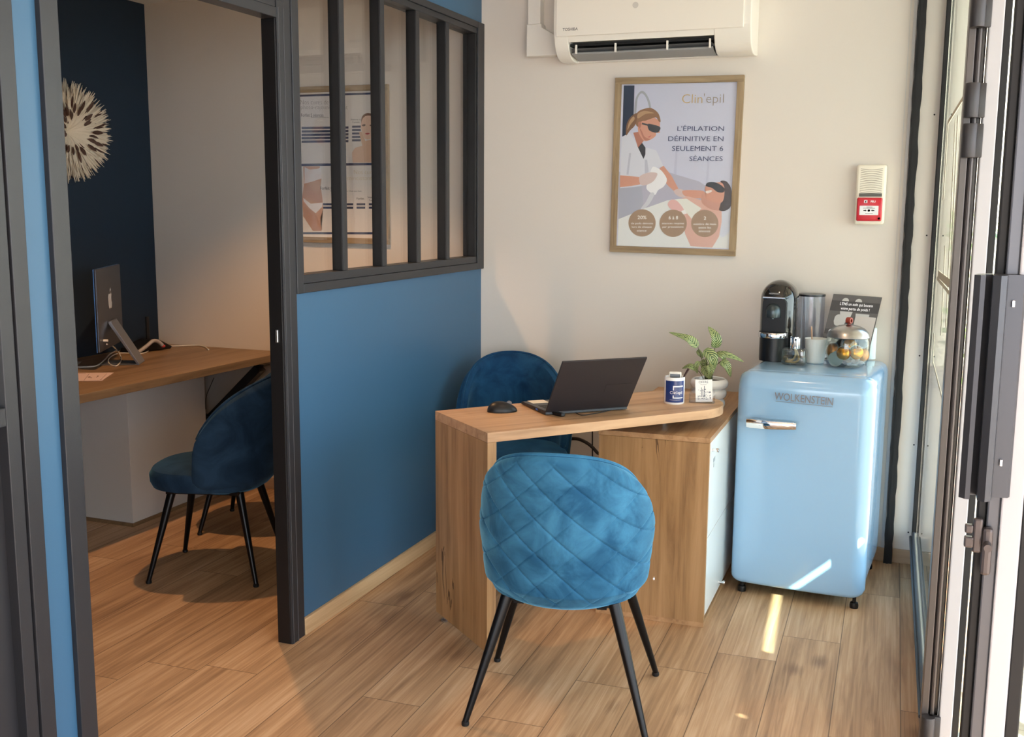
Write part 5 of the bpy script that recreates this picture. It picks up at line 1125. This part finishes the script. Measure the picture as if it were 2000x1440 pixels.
# sheets on the desk
def sheet(name, label, pix, m, z):
    ps = [oz(x, y, z) for x, y in pix]; c = sum(ps, Vector())/4; bm = BM()
    lo = [bm.verts.new(p-c) for p in ps]; hi = [bm.verts.new(p-c+Vector((0, 0, 0.0015))) for p in ps]; bm.faces.new(lo[::-1]); bm.faces.new(hi)
    for i in range(4): bm.faces.new((lo[i], lo[(i+1) % 4], hi[(i+1) % 4], hi[i]))
    o = thing(name, label, 'paper', c); obj('sheet', bm, m, o); return o, c
sh, shc = sheet('paper_sheet', 'pinkish printed sheet on the near edge of the cabin desk', [(140, 745), (199, 744), (222, 728.5), (140, 729)], mat('pink_paper', (214, 190, 186), 0.6), 0.7655)
def zs(x, y): return zc(x, y, 0.7675)-shc
bm = BM()
for a, b in (((110, 1215), (135, 1207)), ((110, 1215), (150, 1222)), ((195, 1218), (218, 1203)), ((205, 1203), (218, 1203)), ((20, 1178), (90, 1180)), ((70, 1250), (125, 1180)), ((230, 1238), (250, 1236)), ((300, 1180), (240, 1240))):
    tube(bm, [zs(*a), zs(*b)], 0.0012 if a[0] in (110, 195, 205) else 0.0006, 4)
obj('print', bm, mat('brown_ink', (110, 84, 84), 0.6), sh)
tab, _ = sheet('notebook', 'thin pale slab beside the white cable at the doorway edge', [(140, 713), (152, 713), (159, 707), (140, 707)], mat('pale_grey', (200, 198, 196), 0.5), 0.7655)
# feather wall hat
jc2 = Vector((XN, 4.185, 1.888)); RJ = 0.245
ju = thing('feather_wall_hat', 'round white feather wall hat with brown tips on the navy wall', 'wall decoration', jc2)
rnd = random.Random(11)
def feather(bm, ang, el, L, w, r0):
    """a feather fans out from the centre; ang about the wall normal, el its lift off the wall"""
    rad = Vector((0, math.cos(ang), math.sin(ang))); nn = Vector((1, 0, 0)); pv = None; n_ = 6; side = nn.cross(rad)
    tw = rnd.uniform(-0.5, 0.5)
    for i in range(n_+1):
        s = i/n_; e = el*(1-0.5*s); p = rad*(r0+L*s*math.cos(e))+nn*(0.015+L*(math.sin(el)*s-0.25*s*s*math.sin(el)))
        w_ = w*math.sin(PI*min(1, 0.12+s*0.9))**0.6*(1 if i < n_ else 0.3)+rnd.uniform(-0.0015, 0.0015); sd_ = (side*math.cos(tw)+nn*math.sin(tw)*0.8)*w_
        q = [bm.verts.new(p-sd_), bm.verts.new(p+nn*0.003), bm.verts.new(p+sd_)]
        if pv:
            for k in range(2): bm.faces.new((pv[k], pv[k+1], q[k+1], q[k]))
        pv = q
bm = BM(); bm2 = BM()
for k in range(1300):
    el = R_(75)*rnd.random()**1.0; L = RJ*(0.55+0.45*math.cos(el))*rnd.uniform(0.80, 1.04)*(1.0 if el < 1.0 else 0.8)
    (feather)(bm, rnd.uniform(0, 2*PI), el, L, rnd.uniform(0.006, 0.012), 0.004)
o = obj('cream_feathers', bm, mat('feather_cream', (222, 208, 186), 0.8), ju); o['kind'] = 'stuff'
for k in range(170):
    el = R_(70)*rnd.random(); L = RJ*(0.5+0.5*math.cos(el))*rnd.uniform(0.55, 0.98); ang = rnd.uniform(0, 2*PI)
    rad = Vector((0, math.cos(ang), math.sin(ang))); nn = Vector((1, 0, 0)); pv = None
    for i in range(5):
        s = 0.72+0.28*i/4; p = rad*(L*s*math.cos(el*(1-0.5*s)))+nn*(0.024+L*(math.sin(el)*s-0.25*s*s*math.sin(el))); w_ = 0.0105*math.sin(PI*min(1, 0.1+0.85*i/4)); sd_ = nn.cross(rad)*w_
        q = [bm2.verts.new(p-sd_), bm2.verts.new(p+nn*0.002), bm2.verts.new(p+sd_)]
        if pv:
            for m_ in range(2): bm2.faces.new((pv[m_], pv[m_+1], q[m_+1], q[m_]))
        pv = q
o = obj('brown_tips', bm2, mat('feather_brown', (74, 48, 36), 0.7), ju); o['kind'] = 'stuff'
